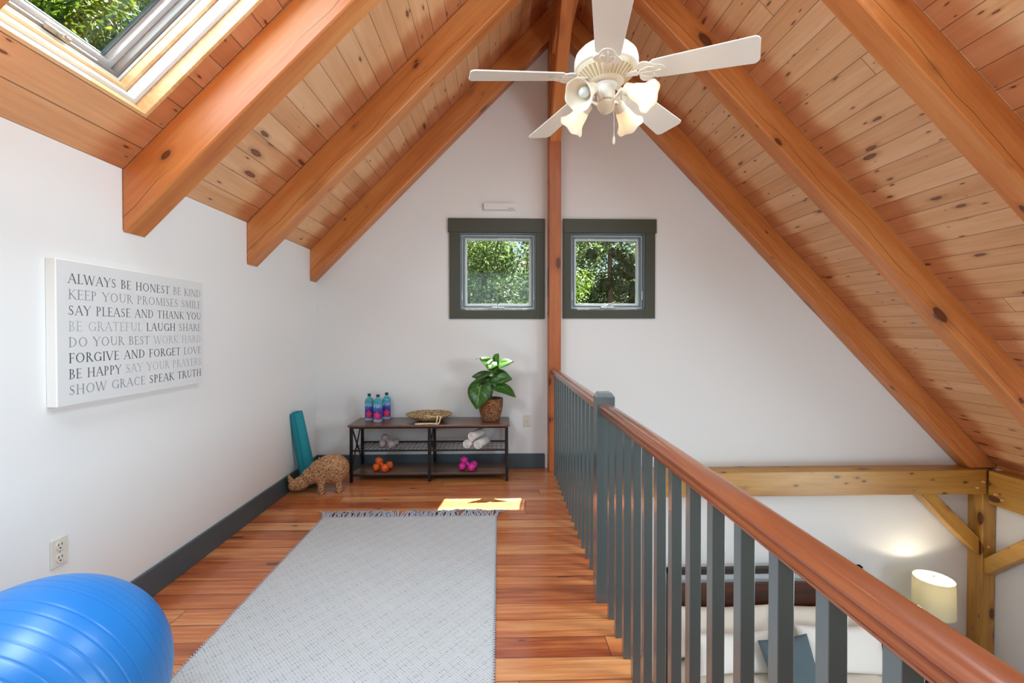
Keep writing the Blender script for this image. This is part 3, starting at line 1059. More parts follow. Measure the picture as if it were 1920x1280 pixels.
gl('Y', .76, S(.06, 1, .38, .48, _T), S(.38, .48, .70, 1, _t), S(.38, 0, .38, .5, _T), Fo(.06, .985), Fo(.70, .985, .1), Fo(.38, .015))


def glyph_quads(ch, x, y, h, wf=1.0):
    out = []
    w, st = GL[ch]
    for q in st:
        if q[0] == 's':
            _, x0, y0, x1, y1, t = q
            dx, dy = x1 - x0, y1 - y0
            L = sqrt(dx * dx + dy * dy)
            nx, ny = -dy / L * t / 2, dx / L * t / 2
            out.append([(x0 + nx, y0 + ny), (x0 - nx, y0 - ny), (x1 - nx, y1 - ny), (x1 + nx, y1 + ny)])
        else:
            _, cx, cy, rx, ry, a0, a1, tk, th = q
            n = max(6, int(abs(a1 - a0) / 14))
            pr = None
            for k in range(n + 1):
                t = radians(a0 + (a1 - a0) * k / n)
                wd = th + (tk - th) * abs(cos(t))
                po = (cx + rx * cos(t), cy + ry * sin(t))
                pi_ = (cx + (rx - wd) * cos(t), cy + (ry - wd) * sin(t))
                if pr:
                    out.append([pr[0], pr[1], pi_, po])
                pr = (po, pi_)
    return [[(x + px * h * wf, y + py * h) for px, py in qd] for qd in out], w * h * wf


def text_width(s, h):
    return sum((GL[c][0] * h if c != ' ' else 0.42 * h) + 0.045 * h for c in s)


INK = {}


def ink(v):
    if v not in INK:
        INK[v] = paint('ink_%d' % v, (v, v + 1, v + 3), 0.8)
    return INK[v]


cv = thing('lettered_canvas', (XL, 2.398, 1.392), label='white canvas of grey lettered mottos hung on the wall', cat='wall art')
MB().box((0, -0.468, -0.305), (0.0405, 0.468, 0.305)).build('canvas', 'linen2', cv, bevel=0.003)
MB().box((0.0405, -0.463, -0.300), (0.042, 0.463, 0.300)).build('printed_face', 'canvas', cv)
LINES = [[('ALWAYS BE HONEST', 84), ('BE KIND', 146)], [('KEEP YOUR PROMISES', 148), ('SMILE', 172)], [('SAY PLEASE AND THANK YOU', 92)],
         [('BE GRATEFUL', 192), ('LAUGH', 70), ('SHARE', 156)], [('DO YOUR BEST', 142), ('WORK HARD', 194)], [('FORGIVE AND FORGET', 66), ('LOVE', 134)],
         [('BE HAPPY', 82), ('SAY YOUR PRAYERS', 190)], [('SHOW GRACE', 140), ('SPEAK TRUTH', 74)]]
CH = 0.0415
for li, parts in enumerate(LINES):
    full = ' '.join(p for p, _ in parts)
    wf = 0.862 / text_width(full, CH)
    yy = 0.424
    zz = 0.250 - CH - 0.0672 * li
    x = -0.416
    for txt, g in parts:
        for word in txt.split(' '):
            mb = MB()
            for c in word:
                qs, w = glyph_quads(c, x, zz, CH, wf)
                for qd in qs:
                    mb.add([(0.0427, p[0], p[1]) for p in qd], [(0, 1, 2, 3)])
                x += w + 0.045 * CH * wf
            mb.build('lettering', ink(g + 12 if g < 150 else g - 8), cv)
            x += (0.42 + 0.045) * CH * wf

# ------------------------------------------------------------------ railing
rl = thing('railing', (0.546, 0.0, 0.0), label='grey-green balustrade with a varnished wooden handrail along the loft edge', cat='railing')
prof = [(-0.02, 0), (-0.02, 0.008), (-0.024, 0.0085), (-0.027, 0.013), (-0.0262, 0.0185), (-0.0225, 0.0215), (-0.022, 0.027), (-0.0245, 0.0325), (-0.03, 0.036), (-0.0345, 0.0385), (-0.0345, 0.044), (-0.032, 0.048), (-0.0285, 0.0535), (-0.022, 0.0575), (-0.012, 0.0598), (0, 0.0605), (0.012, 0.0598), (0.022, 0.0575), (0.0285, 0.0535), (0.032, 0.048), (0.0345, 0.044), (0.0345, 0.0385), (0.03, 0.036), (0.0245, 0.0325), (0.022, 0.027), (0.0225, 0.0215), (0.0262, 0.0185), (0.027, 0.013), (0.024, 0.0085), (0.02, 0.008), (0.02, 0)]


def handrail(y0, y1):
    L = y1 - y0
    o = MB().prism([(p[0], p[1]) for p in prof], 0, L, axis='X').build('handrail', 'rail', rl, smooth=28)
    o.location = (0, y0, 0.970)
    o.rotation_euler = (0, 0, pi / 2)
    return o


NY = (2.349, 2.441)
handrail(-1.6, NY[0])
handrail(NY[1], 4.583)
nw = MB()
h = 0.046
nc = (NY[0] + NY[1]) / 2
nw.box((-h, nc - h, 0.0), (h, nc + h, 1.060))
nw.add([(-h, nc - h, 1.060), (h, nc - h, 1.060), (h, nc + h, 1.060), (-h, nc + h, 1.060),
        (-h + .014, nc - h + .014, 1.082), (h - .014, nc - h + .014, 1.082), (h - .014, nc + h - .014, 1.082), (-h + .014, nc + h - .014, 1.082)],
       [(0, 1, 5, 4), (1, 2, 6, 5), (2, 3, 7, 6), (3, 0, 4, 7), (4, 5, 6, 7)])
nw.build('newel_post', 'railpaint', rl, bevel=0.002)
PITCH = 0.1353
bal0 = MB().box((-0.016, -0.016, 0.0), (0.016, 0.016, 0.972)).build('baluster', 'railpaint', rl, bevel=0.0015)
ys = [0.622 - 0.016 + PITCH * k for k in range(-14, 13)] + [2.574 - 0.016 + PITCH * k for k in range(0, 15)]
for i, y in enumerate(ys):
    b = bal0 if i == 0 else bal0.copy()
    if i:
        COL.objects.link(b)
    b.location = (0, y, 0)

# ------------------------------------------------------------------ ceiling fan
FX, FY, FZ, FR = 0.514, 2.227, 2.574, 0.657
fan = thing('ceiling_fan', (FX, FY, FZ), rz=-atan(24 / 868), label='white five-blade ceiling fan with a four-shade light kit', cat='ceiling fan')
mb = MB()
mb.lathe([(0.012, 0.18), (0.012, 1.62)], 16)
mb.build('downrod', 'white', fan, smooth=40)
ztop = zl(FX) - FZ - 0.32
MB().lathe([(0.03, ztop - 0.10), (0.055, ztop - 0.08), (0.07, ztop - 0.03), (0.07, ztop)], 28).build('canopy', 'white', fan, smooth=40)
MB().lathe([(0.10, 0.070), (0.142, 0.073), (0.150, 0.078), (0.152, 0.086), (0.152, 0.118), (0.146, 0.140), (0.128, 0.160), (0.095, 0.176), (0.05, 0.186), (0.02, 0.190)], 48).build('motor_housing', 'white', fan, smooth=40)
MB().lathe([(0.050, 0.006), (0.066, 0.006), (0.080, 0.016), (0.136, 0.062), (0.142, 0.071), (0.06, 0.075)], 48).build('vent_ring', 'cream', fan, smooth=40)
mb = MB()
for k in range(34):
    t = 2 * pi * k / 34
    R = M.Rotation(t, 4, 'Z')
    p = [(0.086, -0.0035, 0.0195), (0.130, -0.0058, 0.0555), (0.130, 0.0058, 0.0555), (0.086, 0.0035, 0.0195)]
    lo = [R @ V((a, b, c - 0.0012)) for a, b, c in p]
    hi = [R @ V((a, b, c + 0.006)) for a, b, c in p]
    mb.add(lo + hi, [(0, 1, 2, 3), (7, 6, 5, 4), (0, 4, 5, 1), (1, 5, 6, 2), (2, 6, 7, 3), (3, 7, 4, 0)])
mb.build('vent_slots', 'vent', fan)
MB().lathe([(0.030, -0.072), (0.042, -0.068), (0.043, -0.010), (0.048, -0.004), (0.056, 0.004)], 32).build('switch_housing', 'white', fan, smooth=40)
MB().lathe([(0.004, -0.132), (0.012, -0.130), (0.030, -0.118), (0.040, -0.100), (0.043, -0.088), (0.036, -0.074), (0.03, -0.072)], 32).build('light_fitter', 'cream', fan, smooth=40)

PITCHB = 0.218
DROOP = 0.070


def blade_mesh():
    r0, r1 = 0.205, FR
    n = 26
    outl = []
    hw0, hw1 = 0.056, 0.0775
    rc = 0.028
    pts = []
    # one side from root to tip, then round the tip
    def hw(r): return hw0 + (hw1 - hw0) * (r - r0) / (r1 - r0)
    side = [(r0, 0.030), (r0 + 0.006, 0.044), (r0 + 0.022, hw0)]
    side += [(r, hw(r)) for r in (0.30, 0.40, 0.50, 0.58, r1 - rc)]
    side += [(r1 - rc + rc * sin(t), hw1 - rc + rc * cos(t)) for t in [pi / 2 * k / 6 for k in range(1, 7)]]
    poly = side + [(a, -b) for a, b in reversed(side)]
    mb = MB()
    mb.prism(poly, -0.003, 0.003, axis='Z')
    return mb, poly


def iron_mb():
    mb = MB()
    # scrolled bracket: arm from the hub and a leaf-shaped plate under the blade root
    mb.prism([(0.058, -0.014), (0.11, -0.011), (0.15, -0.016), (0.15, 0.016), (0.11, 0.011), (0.058, 0.014)], -0.010, -0.003, axis='Z')
    pl = []
    for k in range(36):
        t = 2 * pi * k / 36
        r = 0.046 * (1 + 0.22 * cos(3 * t))
        pl.append((0.205 + r * cos(t) * 1.25, r * sin(t) * 1.25))
    mb.prism(pl, -0.009, -0.0035, axis='Z')
    for sgn in (1, -1):
        mb.tube([(0.15, 0, -0.008), (0.17, sgn * 0.02, -0.010), (0.20, sgn * 0.033, -0.011), (0.225, sgn * 0.026, -0.011), (0.222, sgn * 0.012, -0.011), (0.21, sgn * 0.012, -0.011)], 0.0035, 6)
    mb.tube([(0.15, 0, -0.009), (0.19, 0, -0.011), (0.255, 0, -0.011)], 0.0035, 6)
    return mb


bl0 = ir0 = None
for k in range(5):
    aa = -0.1523 + 2 * pi * k / 5
    ang = atan2(sin(aa), -cos(aa))
    if bl0 is None:
        bl = bl0 = blade_mesh()[0].build('blade', 'white', fan, bevel=0.0012)
        ir = ir0 = iron_mb().build('blade_bracket', 'white', fan, smooth=40)
    else:
        bl, ir = bl0.copy(), ir0.copy()
        COL.objects.link(bl)
        COL.objects.link(ir)
    # blade pitched about its own length
    bl.rotation_euler = (M.Rotation(ang, 3, 'Z') @ M.Rotation(DROOP, 3, 'Y') @ M.Rotation(-PITCHB, 3, 'X')).to_euler()
    ir.rotation_euler = (M.Rotation(ang, 3, 'Z') @ M.Rotation(DROOP, 3, 'Y') @ M.Rotation(-PITCHB * 0.8, 3, 'X')).to_euler()
    bl.location = (0, 0, 0.045)
    ir.location = (0, 0, 0.045)

# light kit: four bell shades on curved arms
for k, (az, lit) in enumerate(((radians(225), False), (radians(-42), True), (radians(132), True), (radians(45), True))):
    d = V((cos(az), sin(az), 0))
    p0 = V((0, 0, -0.076)) + d * 0.036
    p1 = V((0, 0, -0.044)) + d * 0.080
    p2 = V((0, 0, -0.050)) + d * 0.112
    ax = (d * 0.84 + V((0, 0, -0.54))).normalized()
    MB().tube([p0, p0 + d * 0.02 + V((0, 0, 0.012)), p1, p2], 0.0075, 10).build('lamp_arm', 'cream', fan, smooth=50)
    mt = M.Translation(p2) @ ax.to_track_quat('Z', 'Y').to_matrix().to_4x4()
    MB().lathe([(0.018, -0.012), (0.026, -0.006), (0.029, 0.012), (0.029, 0.030), (0.02, 0.032)], 24, mt).build('socket_cup', 'cream', fan, smooth=40)
    prf = [(0.024, 0.020), (0.030, 0.030), (0.036, 0.046), (0.040, 0.066), (0.044, 0.086), (0.053, 0.106), (0.066, 0.122), (0.071, 0.128)]
    mb = MB()
    n = 48
    pts, fs = [], []
    full = prf + [(r - 0.003, z) for r, z in reversed(prf)]
    for i, (r, z) in enumerate(full):
        wv_ = 0.0 if z < 0.09 else (z - 0.09) / 0.04
        for j in range(n):
            t = 2 * pi * j / n
            rr = r * (1 + 0.015 * wv_ * cos(6 * t))
            zz = z + 0.004 * wv_ * cos(6 * t)
            pts.append(mt @ V((rr * cos(t), rr * sin(t), zz)))
    for i in range(len(full) - 1):
        for j in range(n):
            j2 = (j + 1) % n
            fs.append((i * n + j, i * n + j2, (i + 1) * n + j2, (i + 1) * n + j))
    mb.add(pts, fs)
    sh = mb.build('lamp_shade', 'shade_glass', fan, smooth=60)
    if not lit:
        tag(sh, 'unlit frosted bell shade')
    MB().lathe([(0.010, 0.030), (0.012, 0.045), (0.022, 0.066), (0.024, 0.080), (0.018, 0.096), (0.004, 0.103)], 18, mt).build('bulb', 'bulb_on' if lit else 'bulb_off', fan, smooth=60)
    if lit:
        c = fan.location + M.Rotation(-atan(24 / 868), 3, 'Z') @ (mt @ V((0, 0, 0.112)))
        lamp('fan_bulb_light', 'POINT', c, 0.32, (1.0, 0.82, 0.60), shadow_soft_size=0.02)
ch = MB()
ch.tube([(0.040, 0.03, -0.06), (0.046, 0.035, -0.13), (0.046, 0.035, -0.225)], 0.0016, 6)
ch.lathe([(0.002, -0.262), (0.006, -0.258), (0.0065, -0.235), (0.003, -0.222)], 12, M.Translation((0.046, 0.035, 0)))
ch.build('pull_chain', 'cream', fan, smooth=50)

# ------------------------------------------------------------------ exercise ball
BR = 0.327
ball = thing('exercise_ball', (-1.352, 1.375, 0.0), label='large shiny blue exercise ball on the floor beside the rug', cat='exercise ball')
axis = V((0.01, 0.989, 0.145)).normalized()
Mq = M.Translation((0, 0, BR)) @ axis.to_track_quat('Z', 'Y').to_matrix().to_4x4()
grv = [radians(d) for d in (-66, -57, -48, -40, -33, -26.5, -20, -13.8, -7, -1, 10.3, 16.5, 22, 27.5, 33, 39, 46, 54, 63)]
pf = []
N = 400
for i in range(N + 1):
    la = -pi / 2 + pi * i / N
    r = BR
    for g in grv:
        dd = abs(la - g)
        if dd < 0.011:
            r -= 0.0014 * (1 - dd / 0.011)
    pf.append((max(r * cos(la), 0.0006), r * sin(la)))
MB().lathe(pf, 120, Mq).build('body', 'ball', ball, smooth=80)
for g in grv:
    rr = (BR - 0.0007)
    d = 0.0040
    MB().lathe([(rr * cos(g - d), rr * sin(g - d)), (rr * cos(g + d), rr * sin(g + d))], 120, Mq, cap=False).build('grip_ridge', 'groove', ball, smooth=80)

# ------------------------------------------------------------------ rug
rug = thing('rug', (-0.668, 2.545, 0.0), label='pale grey woven rug with fringed ends on the floorboards', cat='rug')
RW, RL = 0.645, 0.935
mb = MB()
nx, ny = 40, 60
pts, fs = [], []
random.seed(3)
for j in range(ny + 1):
    for i in range(nx + 1):
        x = -RW + 2 * RW * i / nx
        y = -RL + 2 * RL * j / ny
        if i in (0, nx):
            x += random.uniform(-0.002, 0.002)
        z = 0.009 + 0.001 * sin(x * 23 + y * 5) + 0.0008 * sin(y * 31)
        if i in (0, nx) or j in (0, ny):
            z = 0.006
        pts.append((x, y, z))
for j in range(ny):
    for i in range(nx):
        q = j * (nx + 1) + i
        fs.append((q, q + 1, q + nx + 2, q + nx + 1))
b0 = len(pts)
rim = [i for i in range(nx + 1)] + [j * (nx + 1) + nx for j in range(1, ny + 1)] + [ny * (nx + 1) + i for i in range(nx - 1, -1, -1)] + [j * (nx + 1) for j in range(ny - 1, 0, -1)]
for k in rim:
    pts.append((pts[k][0], pts[k][1], 0.0008))
for a_ in range(len(rim)):
    b_ = (a_ + 1) % len(rim)
    fs.append((rim[a_], rim[b_], b0 + b_, b0 + a_))
mb.add(pts, fs)
mb.build('woven_field', 'rug', rug, smooth=60)
for sx in (-1, 1):
    mb = MB()
    y = -RL
    while y < RL:
        x = sx * RW
        mb.tube([(x - sx * 0.004, y, 0.009), (x + sx * 0.003, y + 0.006, 0.010), (x + sx * 0.004, y + 0.011, 0.004)], 0.0032, 5)
        y += 0.016
    mb.build('edge_binding', 'fringe', rug, smooth=60)
for e in (1, -1):
    mb = MB()
    x = -RW - 0.01
    while x < RW + 0.015:
        L = random.uniform(0.085, 0.130)
        a_ = random.uniform(-0.9, 0.9)
        yb = e * RL
        mb.tube([(x, yb - e * 0.004, 0.007), (x + L * 0.3 * a_, yb + e * L * 0.4, random.uniform(0.010, 0.030)), (x + L * 0.75 * a_, yb + e * L * 0.8, random.uniform(0.005, 0.020)), (x + L * 1.0 * a_ + random.uniform(-.008, .008), yb + e * L, 0.004)], [0.0040, 0.0046, 0.0042, 0.0028], 5)
        x += random.uniform(0.006, 0.011)
    mb.build('fringe', 'fringe', rug, smooth=60)

# ------------------------------------------------------------------ bench
BX0, BX1, BY0, BY1, BZ = -1.395, 0.098, 4.285, 4.678, 0.530
bench = thing('storage_bench', ((BX0 + BX1) / 2, (BY0 + BY1) / 2, 0.0), label='low black metal shelf bench with a dark wood top against the far wall', cat='bench')
hx, hy = (BX1 - BX0) / 2, (BY1 - BY0) / 2
MB().box((-hx, -hy, BZ - 0.018), (hx, hy, BZ)).build('top', 'benchwood', bench, bevel=0.003)
MB().box((-hx + 0.03, -hy + 0.03, 0.062), (hx - 0.03, hy - 0.02, 0.076)).build('bottom_shelf', 'benchwood', bench, bevel=0.002)
lw = 0.026
for fx in (-hx + 0.028, 0.0, hx - 0.028):
    for sy in (-1, 1):
        y = sy * (hy - 0.022)
        MB().box((fx - lw / 2, y - lw / 2, 0.0), (fx + lw / 2, y + lw / 2, BZ - 0.018)).build('leg', 'black', bench, bevel=0.002)
    mb = MB()
    y0, y1 = -hy + 0.03, hy - 0.03
    mb.bar((fx - 0.006, y0, 0.085), (fx - 0.006, y1, BZ - 0.03), 0.008, 0.016)
    mb.bar((fx + 0.006, y1, 0.085), (fx + 0.006, y0, BZ - 0.03), 0.008, 0.016)
    mb.build('cross_brace', 'black', bench)
mb = MB()
for sy in (-1, 1):
    y = sy * (hy - 0.022)
    mb.box((-hx + 0.03, y - 0.008, BZ - 0.034), (hx - 0.03, y + 0.008, BZ - 0.0182))
    mb.box((-hx + 0.03, y - 0.007, 0.283), (hx - 0.03, y + 0.007, 0.297))
    mb.box((-hx + 0.03, y - 0.007, 0.055), (hx - 0.03, y + 0.007, 0.062))
mb.build('rails', 'black', bench, bevel=0.0015)
mb = MB()
n = 34
for k in range(n + 1):
    x = -hx + 0.04 + (2 * hx - 0.08) * k / n
    mb.bar((x, -hy + 0.02, 0.290), (x, hy - 0.02, 0.290), 0.0028, 0.0028)
for k in range(1, 6):
    y = -hy + 0.02 + (2 * hy - 0.04) * k / 6
    mb.bar((-hx + 0.04, y, 0.290), (hx - 0.04, y, 0.290), 0.003, 0.0035)
mb.build('mesh_shelf', 'black', bench)

# ------------------------------------------------------------------ bottles


def bottle_root(label):
    b = thing('water_bottle', label=label, cat='bottle', group='water bottles on the bench')
    def sq(w, z, r=0.3):
        p = []
        for k in range(24):
            t = 2 * pi * (k + 0.5) / 24
            c_, s_ = cos(t), sin(t)
            e = 0.42
            p.append((w * math.copysign(abs(c_) ** e, c_), w * math.copysign(abs(s_) ** e, s_), z))
        return p
    secs = [(0.034, 0.0), (0.0385, 0.006), (0.039, 0.02), (0.039, 0.185), (0.037, 0.198), (0.030, 0.212)]
    mb = MB()
    pts = []
    for w, z in secs:
        pts += sq(w, z)
    for r, z in ((0.018, 0.224), (0.0135, 0.232), (0.0135, 0.238)):
        pts += [(r * cos(2 * pi * (k + .5) / 24), r * sin(2 * pi * (k + .5) / 24), z) for k in range(24)]
    m_ = len(secs) + 3
    fs = [tuple(range(23, -1, -1)), tuple((m_ - 1) * 24 + k for k in range(24))]
    for i in range(m_ - 1):
        for k in range(24):
            k2 = (k + 1) % 24
            fs.append((i * 24 + k, i * 24 + k2, (i + 1) * 24 + k2, (i + 1) * 24 + k))
    mb.add(pts, fs)
    mb.build('body', 'bottle', b, smooth=50)
    MB().lathe([(0.0155, 0.238), (0.016, 0.240), (0.016, 0.258), (0.0145, 0.26)], 24).build('cap', 'capblack', b, smooth=40)
    # hibiscus printed on the label
    mb = MB()
    for k in range(5):
        t = 2 * pi * k / 5 + 0.3
        c = V((0.004 + 0.0165 * cos(t), -0.0395, 0.066 + 0.0195 * sin(t)))
        pl = []
        for j in range(14):
            q = 2 * pi * j / 14
            pl.append((c.x + 0.0150 * cos(q), c.z + 0.0175 * sin(q)))
        mb.prism(pl, -0.0400 - 0.0002 * k, -0.0385)
    fl = mb.build('flower_print', 'petal', b)
    mb = MB()
    for k in range(5):
        t = 2 * pi * k / 5 + 0.3
        mb.bar((0.004, -0.0412, 0.066), (0.004 + 0.023 * cos(t), -0.0412, 0.066 + 0.027 * sin(t)), 0.001, 0.003)
    mb.build('flower_print', 'petal2', b)
    mb = MB()
    x = -0.028
    for c in 'FIJI':
        if c == 'J':
            st = [S(.28, .25, .28, 1, _T), A(.16, .25, .17, .25, 180, 360, .1, .08)]
            GL['J'] = (.40, st)
        qs, w = glyph_quads(c, x, 0.138, 0.030, 1.05)
        for qd in qs:
            mb.add([(p[0], -0.0396, p[1]) for p in qd], [(0, 1, 2, 3)])
        x += w + 0.003
    mb.build('lettering', 'label_white', b)
    return b


BT = BZ + 0.0005
b0 = bottle_root('back-left of the three water bottles with a pink flower label, by the bench end')
b0.location = (-1.262, 4.53, BT)
b0.rotation_euler = (0, 0, 0.06)
dup(b0, (-1.160, 4.455, BT), (0, 0, -0.04), 'frontmost of the three water bottles with a pink flower label')
dup(b0, (-1.112, 4.60, BT), (0, 0, 0.1), 'rear water bottle with a pink flower label, nearest the woven tray')

# ------------------------------------------------------------------ woven tray with a bead garland
tray = thing('woven_tray', (-0.680, 4.50, BT), label='shallow round seagrass tray on the bench top', cat='tray')
pf = []
K = 22
for i in range(K * 4 + 1):
    t = i / (K * 4)
    r = 0.06 + 0.16 * t
    z = 0.002 + 0.060 * t ** 1.6 + 0.0022 * abs(sin(pi * i / 4))
    pf.append((r, z))
inn = [(r - 0.004, z + 0.008) for r, z in reversed(pf)]
MB().lathe(pf + [(0.223, 0.068)] + inn, 56).build('body', 'bowlweave', tray, smooth=60)
MB().lathe([(0.055, 0.010), (0.06, 0.0125), (0.01, 0.0135)], 32).build('woven_center', 'bowlweave', tray, smooth=50)
g = thing('bead_garland', (-0.68, 4.50, BT), label='string of pale wooden beads draped over the tray edge', cat='bead garland')
path = [V(p) for p in ((-0.03, 0.03, 0.040), (0.03, -0.02, 0.040), (0.08, -0.05, 0.045), (0.115, -0.10, 0.055), (0.135, -0.175, 0.066), (0.14, -0.217, 0.0775), (0.138, -0.236, 0.060), (0.13, -0.238, 0.030),
                       (0.115, -0.215, 0.0085), (0.05, -0.200, 0.0085), (-0.01, -0.204, 0.0085), (-0.07, -0.212, 0.0085), (-0.10, -0.208, 0.0085), (-0.06, -0.186, 0.0085), (0.0, -0.180, 0.0085), (0.06, -0.181, 0.0085), (0.098, -0.196, 0.012),
                       (0.105, -0.226, 0.04), (0.110, -0.217, 0.0765), (0.10, -0.17, 0.066), (0.085, -0.11, 0.055))]
dense = []
for i in range(len(path) - 1):
    for k in range(20):
        dense.append(path[i].lerp(path[i + 1], k / 20))
last = None
bd0 = None
acc = 0
for p in dense:
    if last is None or (p - last).length > 0.0150:
        last = p
        if bd0 is None:
            bd0 = bd = MB().sphere((0, 0, 0), 0.0075, 12, 8).build('bead', 'bead', g, smooth=80)
        else:
            bd = bd0.copy()
            COL.objects.link(bd)
        bd.location = p

# ------------------------------------------------------------------ potted plant
pot = thing('potted_plant', (-0.083, 4.49, BT), label='leafy heart-leaved plant in a woven pot on the bench end', cat='potted plant')
pf = []
for i in range(57):
    t = i / 56
    r = 0.082 + 0.036 * sin(min(t * 1.15, 1.0) * pi / 2)
    pf.append((r + 0.0028 * abs(sin(pi * i / 4)), 0.002 + 0.216 * t))
inn = [(r - 0.010, max(z, 0.012)) for r, z in reversed(pf)]
MB().lathe(pf + inn, 48).build('basket_pot', 'potweave', pot, smooth=60)
MB().lathe([(0.09, 0.185), (0.095, 0.196), (0.05, 0.205), (0.01, 0.207)], 24).build('soil', 'soil', pot, smooth=60)


def leaf(base, tip, width, nrm, droop=0.25, fold=0.18, root=None):
    b, t = V(base), V(tip)
    d = t - b
    L = d.length
    d.normalize()
    n_ = V(nrm)
    n_ = (n_ - d * n_.dot(d)).normalized()
    sd = d.cross(n_)
    nu, nv = 12, 14
    pts, fs, uvs = [], [], []
    for j in range(nv + 1):
        v = j / nv
        w = width * 0.5 * (sin(pi * min(1.0, (v * 0.94 + 0.06)) ** 0.62)) ** 0.85 if v < 1 else 0.0
        if v == 0:
            w = width * 0.5 * 0.42
        for i in range(nu + 1):
            u = i / nu * 2 - 1
            back = -0.26 * L * (1 - v) ** 3 * abs(u) ** 1.0
            al = v * L + back
            hgt = droop * L * (0.25 - (v - 0.5) ** 2) + fold * w * abs(u) - 0.22 * w * u * u
            hgt += 0.012 * sin(v * 9 + u * 4) * width * 2
            pts.append(b + d * al + sd * (u * w) + n_ * hgt)
            uvs.append((i / nu, v))
    for j in range(nv):
        for i in range(nu):
            q = j * (nu + 1) + i
            fs.append((q, q + 1, q + nu + 2, q + nu + 1))
    me = bpy.data.meshes.new('leaf')
    me.from_pydata([tuple(p) for p in pts], [], fs)
    ul = me.uv_layers.new(name='uv')
    for lp in me.loops:
        ul.data[lp.index].uv = uvs[lp.vertex_index]
    me.materials.append(MT['houseleaf'])
    me.polygons.foreach_set('use_smooth', [True] * len(me.polygons))
    o = bpy.data.objects.new('leaf', me)
    COL.objects.link(o)
    o.parent = pot
    so = o.modifiers.new('thickness', 'SOLIDIFY')
    so.thickness = 0.0012
    return o


def PU(u, v, y):     # offset from the pot's foot for a spot on the plant
    return V(((u - 936) * y / 868.0 + 0.002 + 0.083, y - 4.49, 1.4 - (v - 620) * y / 868.0 - BT))


LV = [((901, 724, 4.37), (893, 767, 4.33), 0.235, (-0.25, -1, 0.45), 0.30),
      ((930, 724, 4.40), (967, 745, 4.40), 0.150, (0.25, -0.62, 0.75), 0.55),
      ((926, 704, 4.44), (960, 711, 4.40), 0.155, (0.15, -1.0, 0.35), 0.25),
      ((917, 702, 4.45), (878, 728, 4.42), 0.10, (-0.55, -0.25, 0.8), 0.45),
      ((914, 703, 4.50), (884, 706, 4.52), 0.10, (-0.1, -0.85, 0.5), 0.25),
      ((926, 688, 4.40), (899, 671, 4.35), 0.165, (-0.2, -0.62, 0.78), 0.22),
      ((929, 684, 4.40), (963, 678, 4.36), 0.150, (0.1, -0.58, 0.82), 0.22),
      ((926, 678, 4.38), (914, 693, 4.30), 0.120, (0.0, -0.6, 0.8), 0.2),
      ((928, 676, 4.42), (934, 662, 4.40), 0.11, (-0.2, -0.6, 0.8), 0.15),
      ((921, 712, 4.44), (931, 722, 4.38), 0.085, (0.1, -0.7, 0.7), 0.2),
      ((912, 712, 4.52), (888, 722, 4.58), 0.11, (-0.3, -0.6, 0.7), 0.3),
      ((930, 706, 4.52), (948, 722, 4.60), 0.12, (0.3, -0.5, 0.8), 0.3)]
sb = V((0, 0, 0.20))
for (b_, t_, w, nn, dr) in LV:
    bb, tt = PU(*b_), PU(*t_)
    leaf(bb, tt, w, nn, dr)
    mid = sb.lerp(bb, 0.6) + V((0, 0, 0.03))
    MB().tube([sb + V((random.uniform(-.02, .02), random.uniform(-.02, .02), -0.01)), mid, bb], [0.004, 0.003, 0.0022], 6).build('stem', 'stem', pot, smooth=60)
MB().tube([PU(926, 686, 4.45), PU(908, 669, 4.42), PU(893, 671, 4.42), PU(892, 674, 4.42)], [0.003, 0.003, 0.003, 0.005], 6).build('stem', 'stem', pot, smooth=60)

# ------------------------------------------------------------------ dumbbells


def dumbbell_mesh():
    hd = MB()
    n = 6
    pts, fs = [], []
    prof_ = [(0.024, -0.029), (0.033, -0.021), (0.0355, 0.0), (0.033, 0.021), (0.024, 0.029)]
    for r, x in prof_:
        for k in range(24):
            t = 2 * pi * k / 24
            # rounded hexagon
            hx_ = 1.0 / max(abs(cos(t)), abs(cos(t - pi / 3)), abs(cos(t + pi / 3)))
            rr = r * (0.45 + 0.55 * hx_ * 0.93)
            pts.append((x, rr * cos(t), rr * sin(t)))
    for i in range(4):
        for k in range(24):
            k2 = (k + 1) % 24
            fs.append((i * 24 + k, i * 24 + k2, (i + 1) * 24 + k2, (i + 1) * 24 + k))
    fs.append(tuple(range(23, -1, -1)))
    fs.append(tuple(96 + k for k in range(24)))
    hd.add(pts, fs)
    return hd


def dumbbell(mat, p0, p1, label, group):
    p0, p1 = V(p0), V(p1)
    r = thing('dumbbell', (p0 + p1) / 2, label=label, cat='dumbbell', group=group)
    d = (p1 - p0).normalized()
    r.rotation_euler = d.to_track_quat('X', 'Z').to_euler()
    for sx in (-1, 1):
        hd = dumbbell_mesh().build('weight_head', mat, r, smooth=45)
        hd.location = (sx * 0.062, 0, 0)
    MB().lathe([(0.0135, -0.045), (0.0155, -0.02), (0.016, 0.0), (0.0155, 0.02), (0.0135, 0.045)], 18, M.Rotation(pi / 2, 4, 'Y')).build('handle', mat, r, smooth=50)
    return r


def pair(mat, cx, cy, z, word, where, flip=1):
    g_ = word + ' dumbbells on the bench'
    dumbbell(mat, (cx - 0.075, cy - 0.035, z + 0.0325), (cx + 0.075, cy + 0.055, z + 0.0325), '%s dumbbell lying flat on the %s under its twin' % (word, where), g_)
    dumbbell(mat, (cx + 0.050, cy - 0.085, z + 0.0335), (cx - 0.048, cy + 0.026, z + 0.088), '%s dumbbell leaning across its twin on the %s' % (word, where), g_)


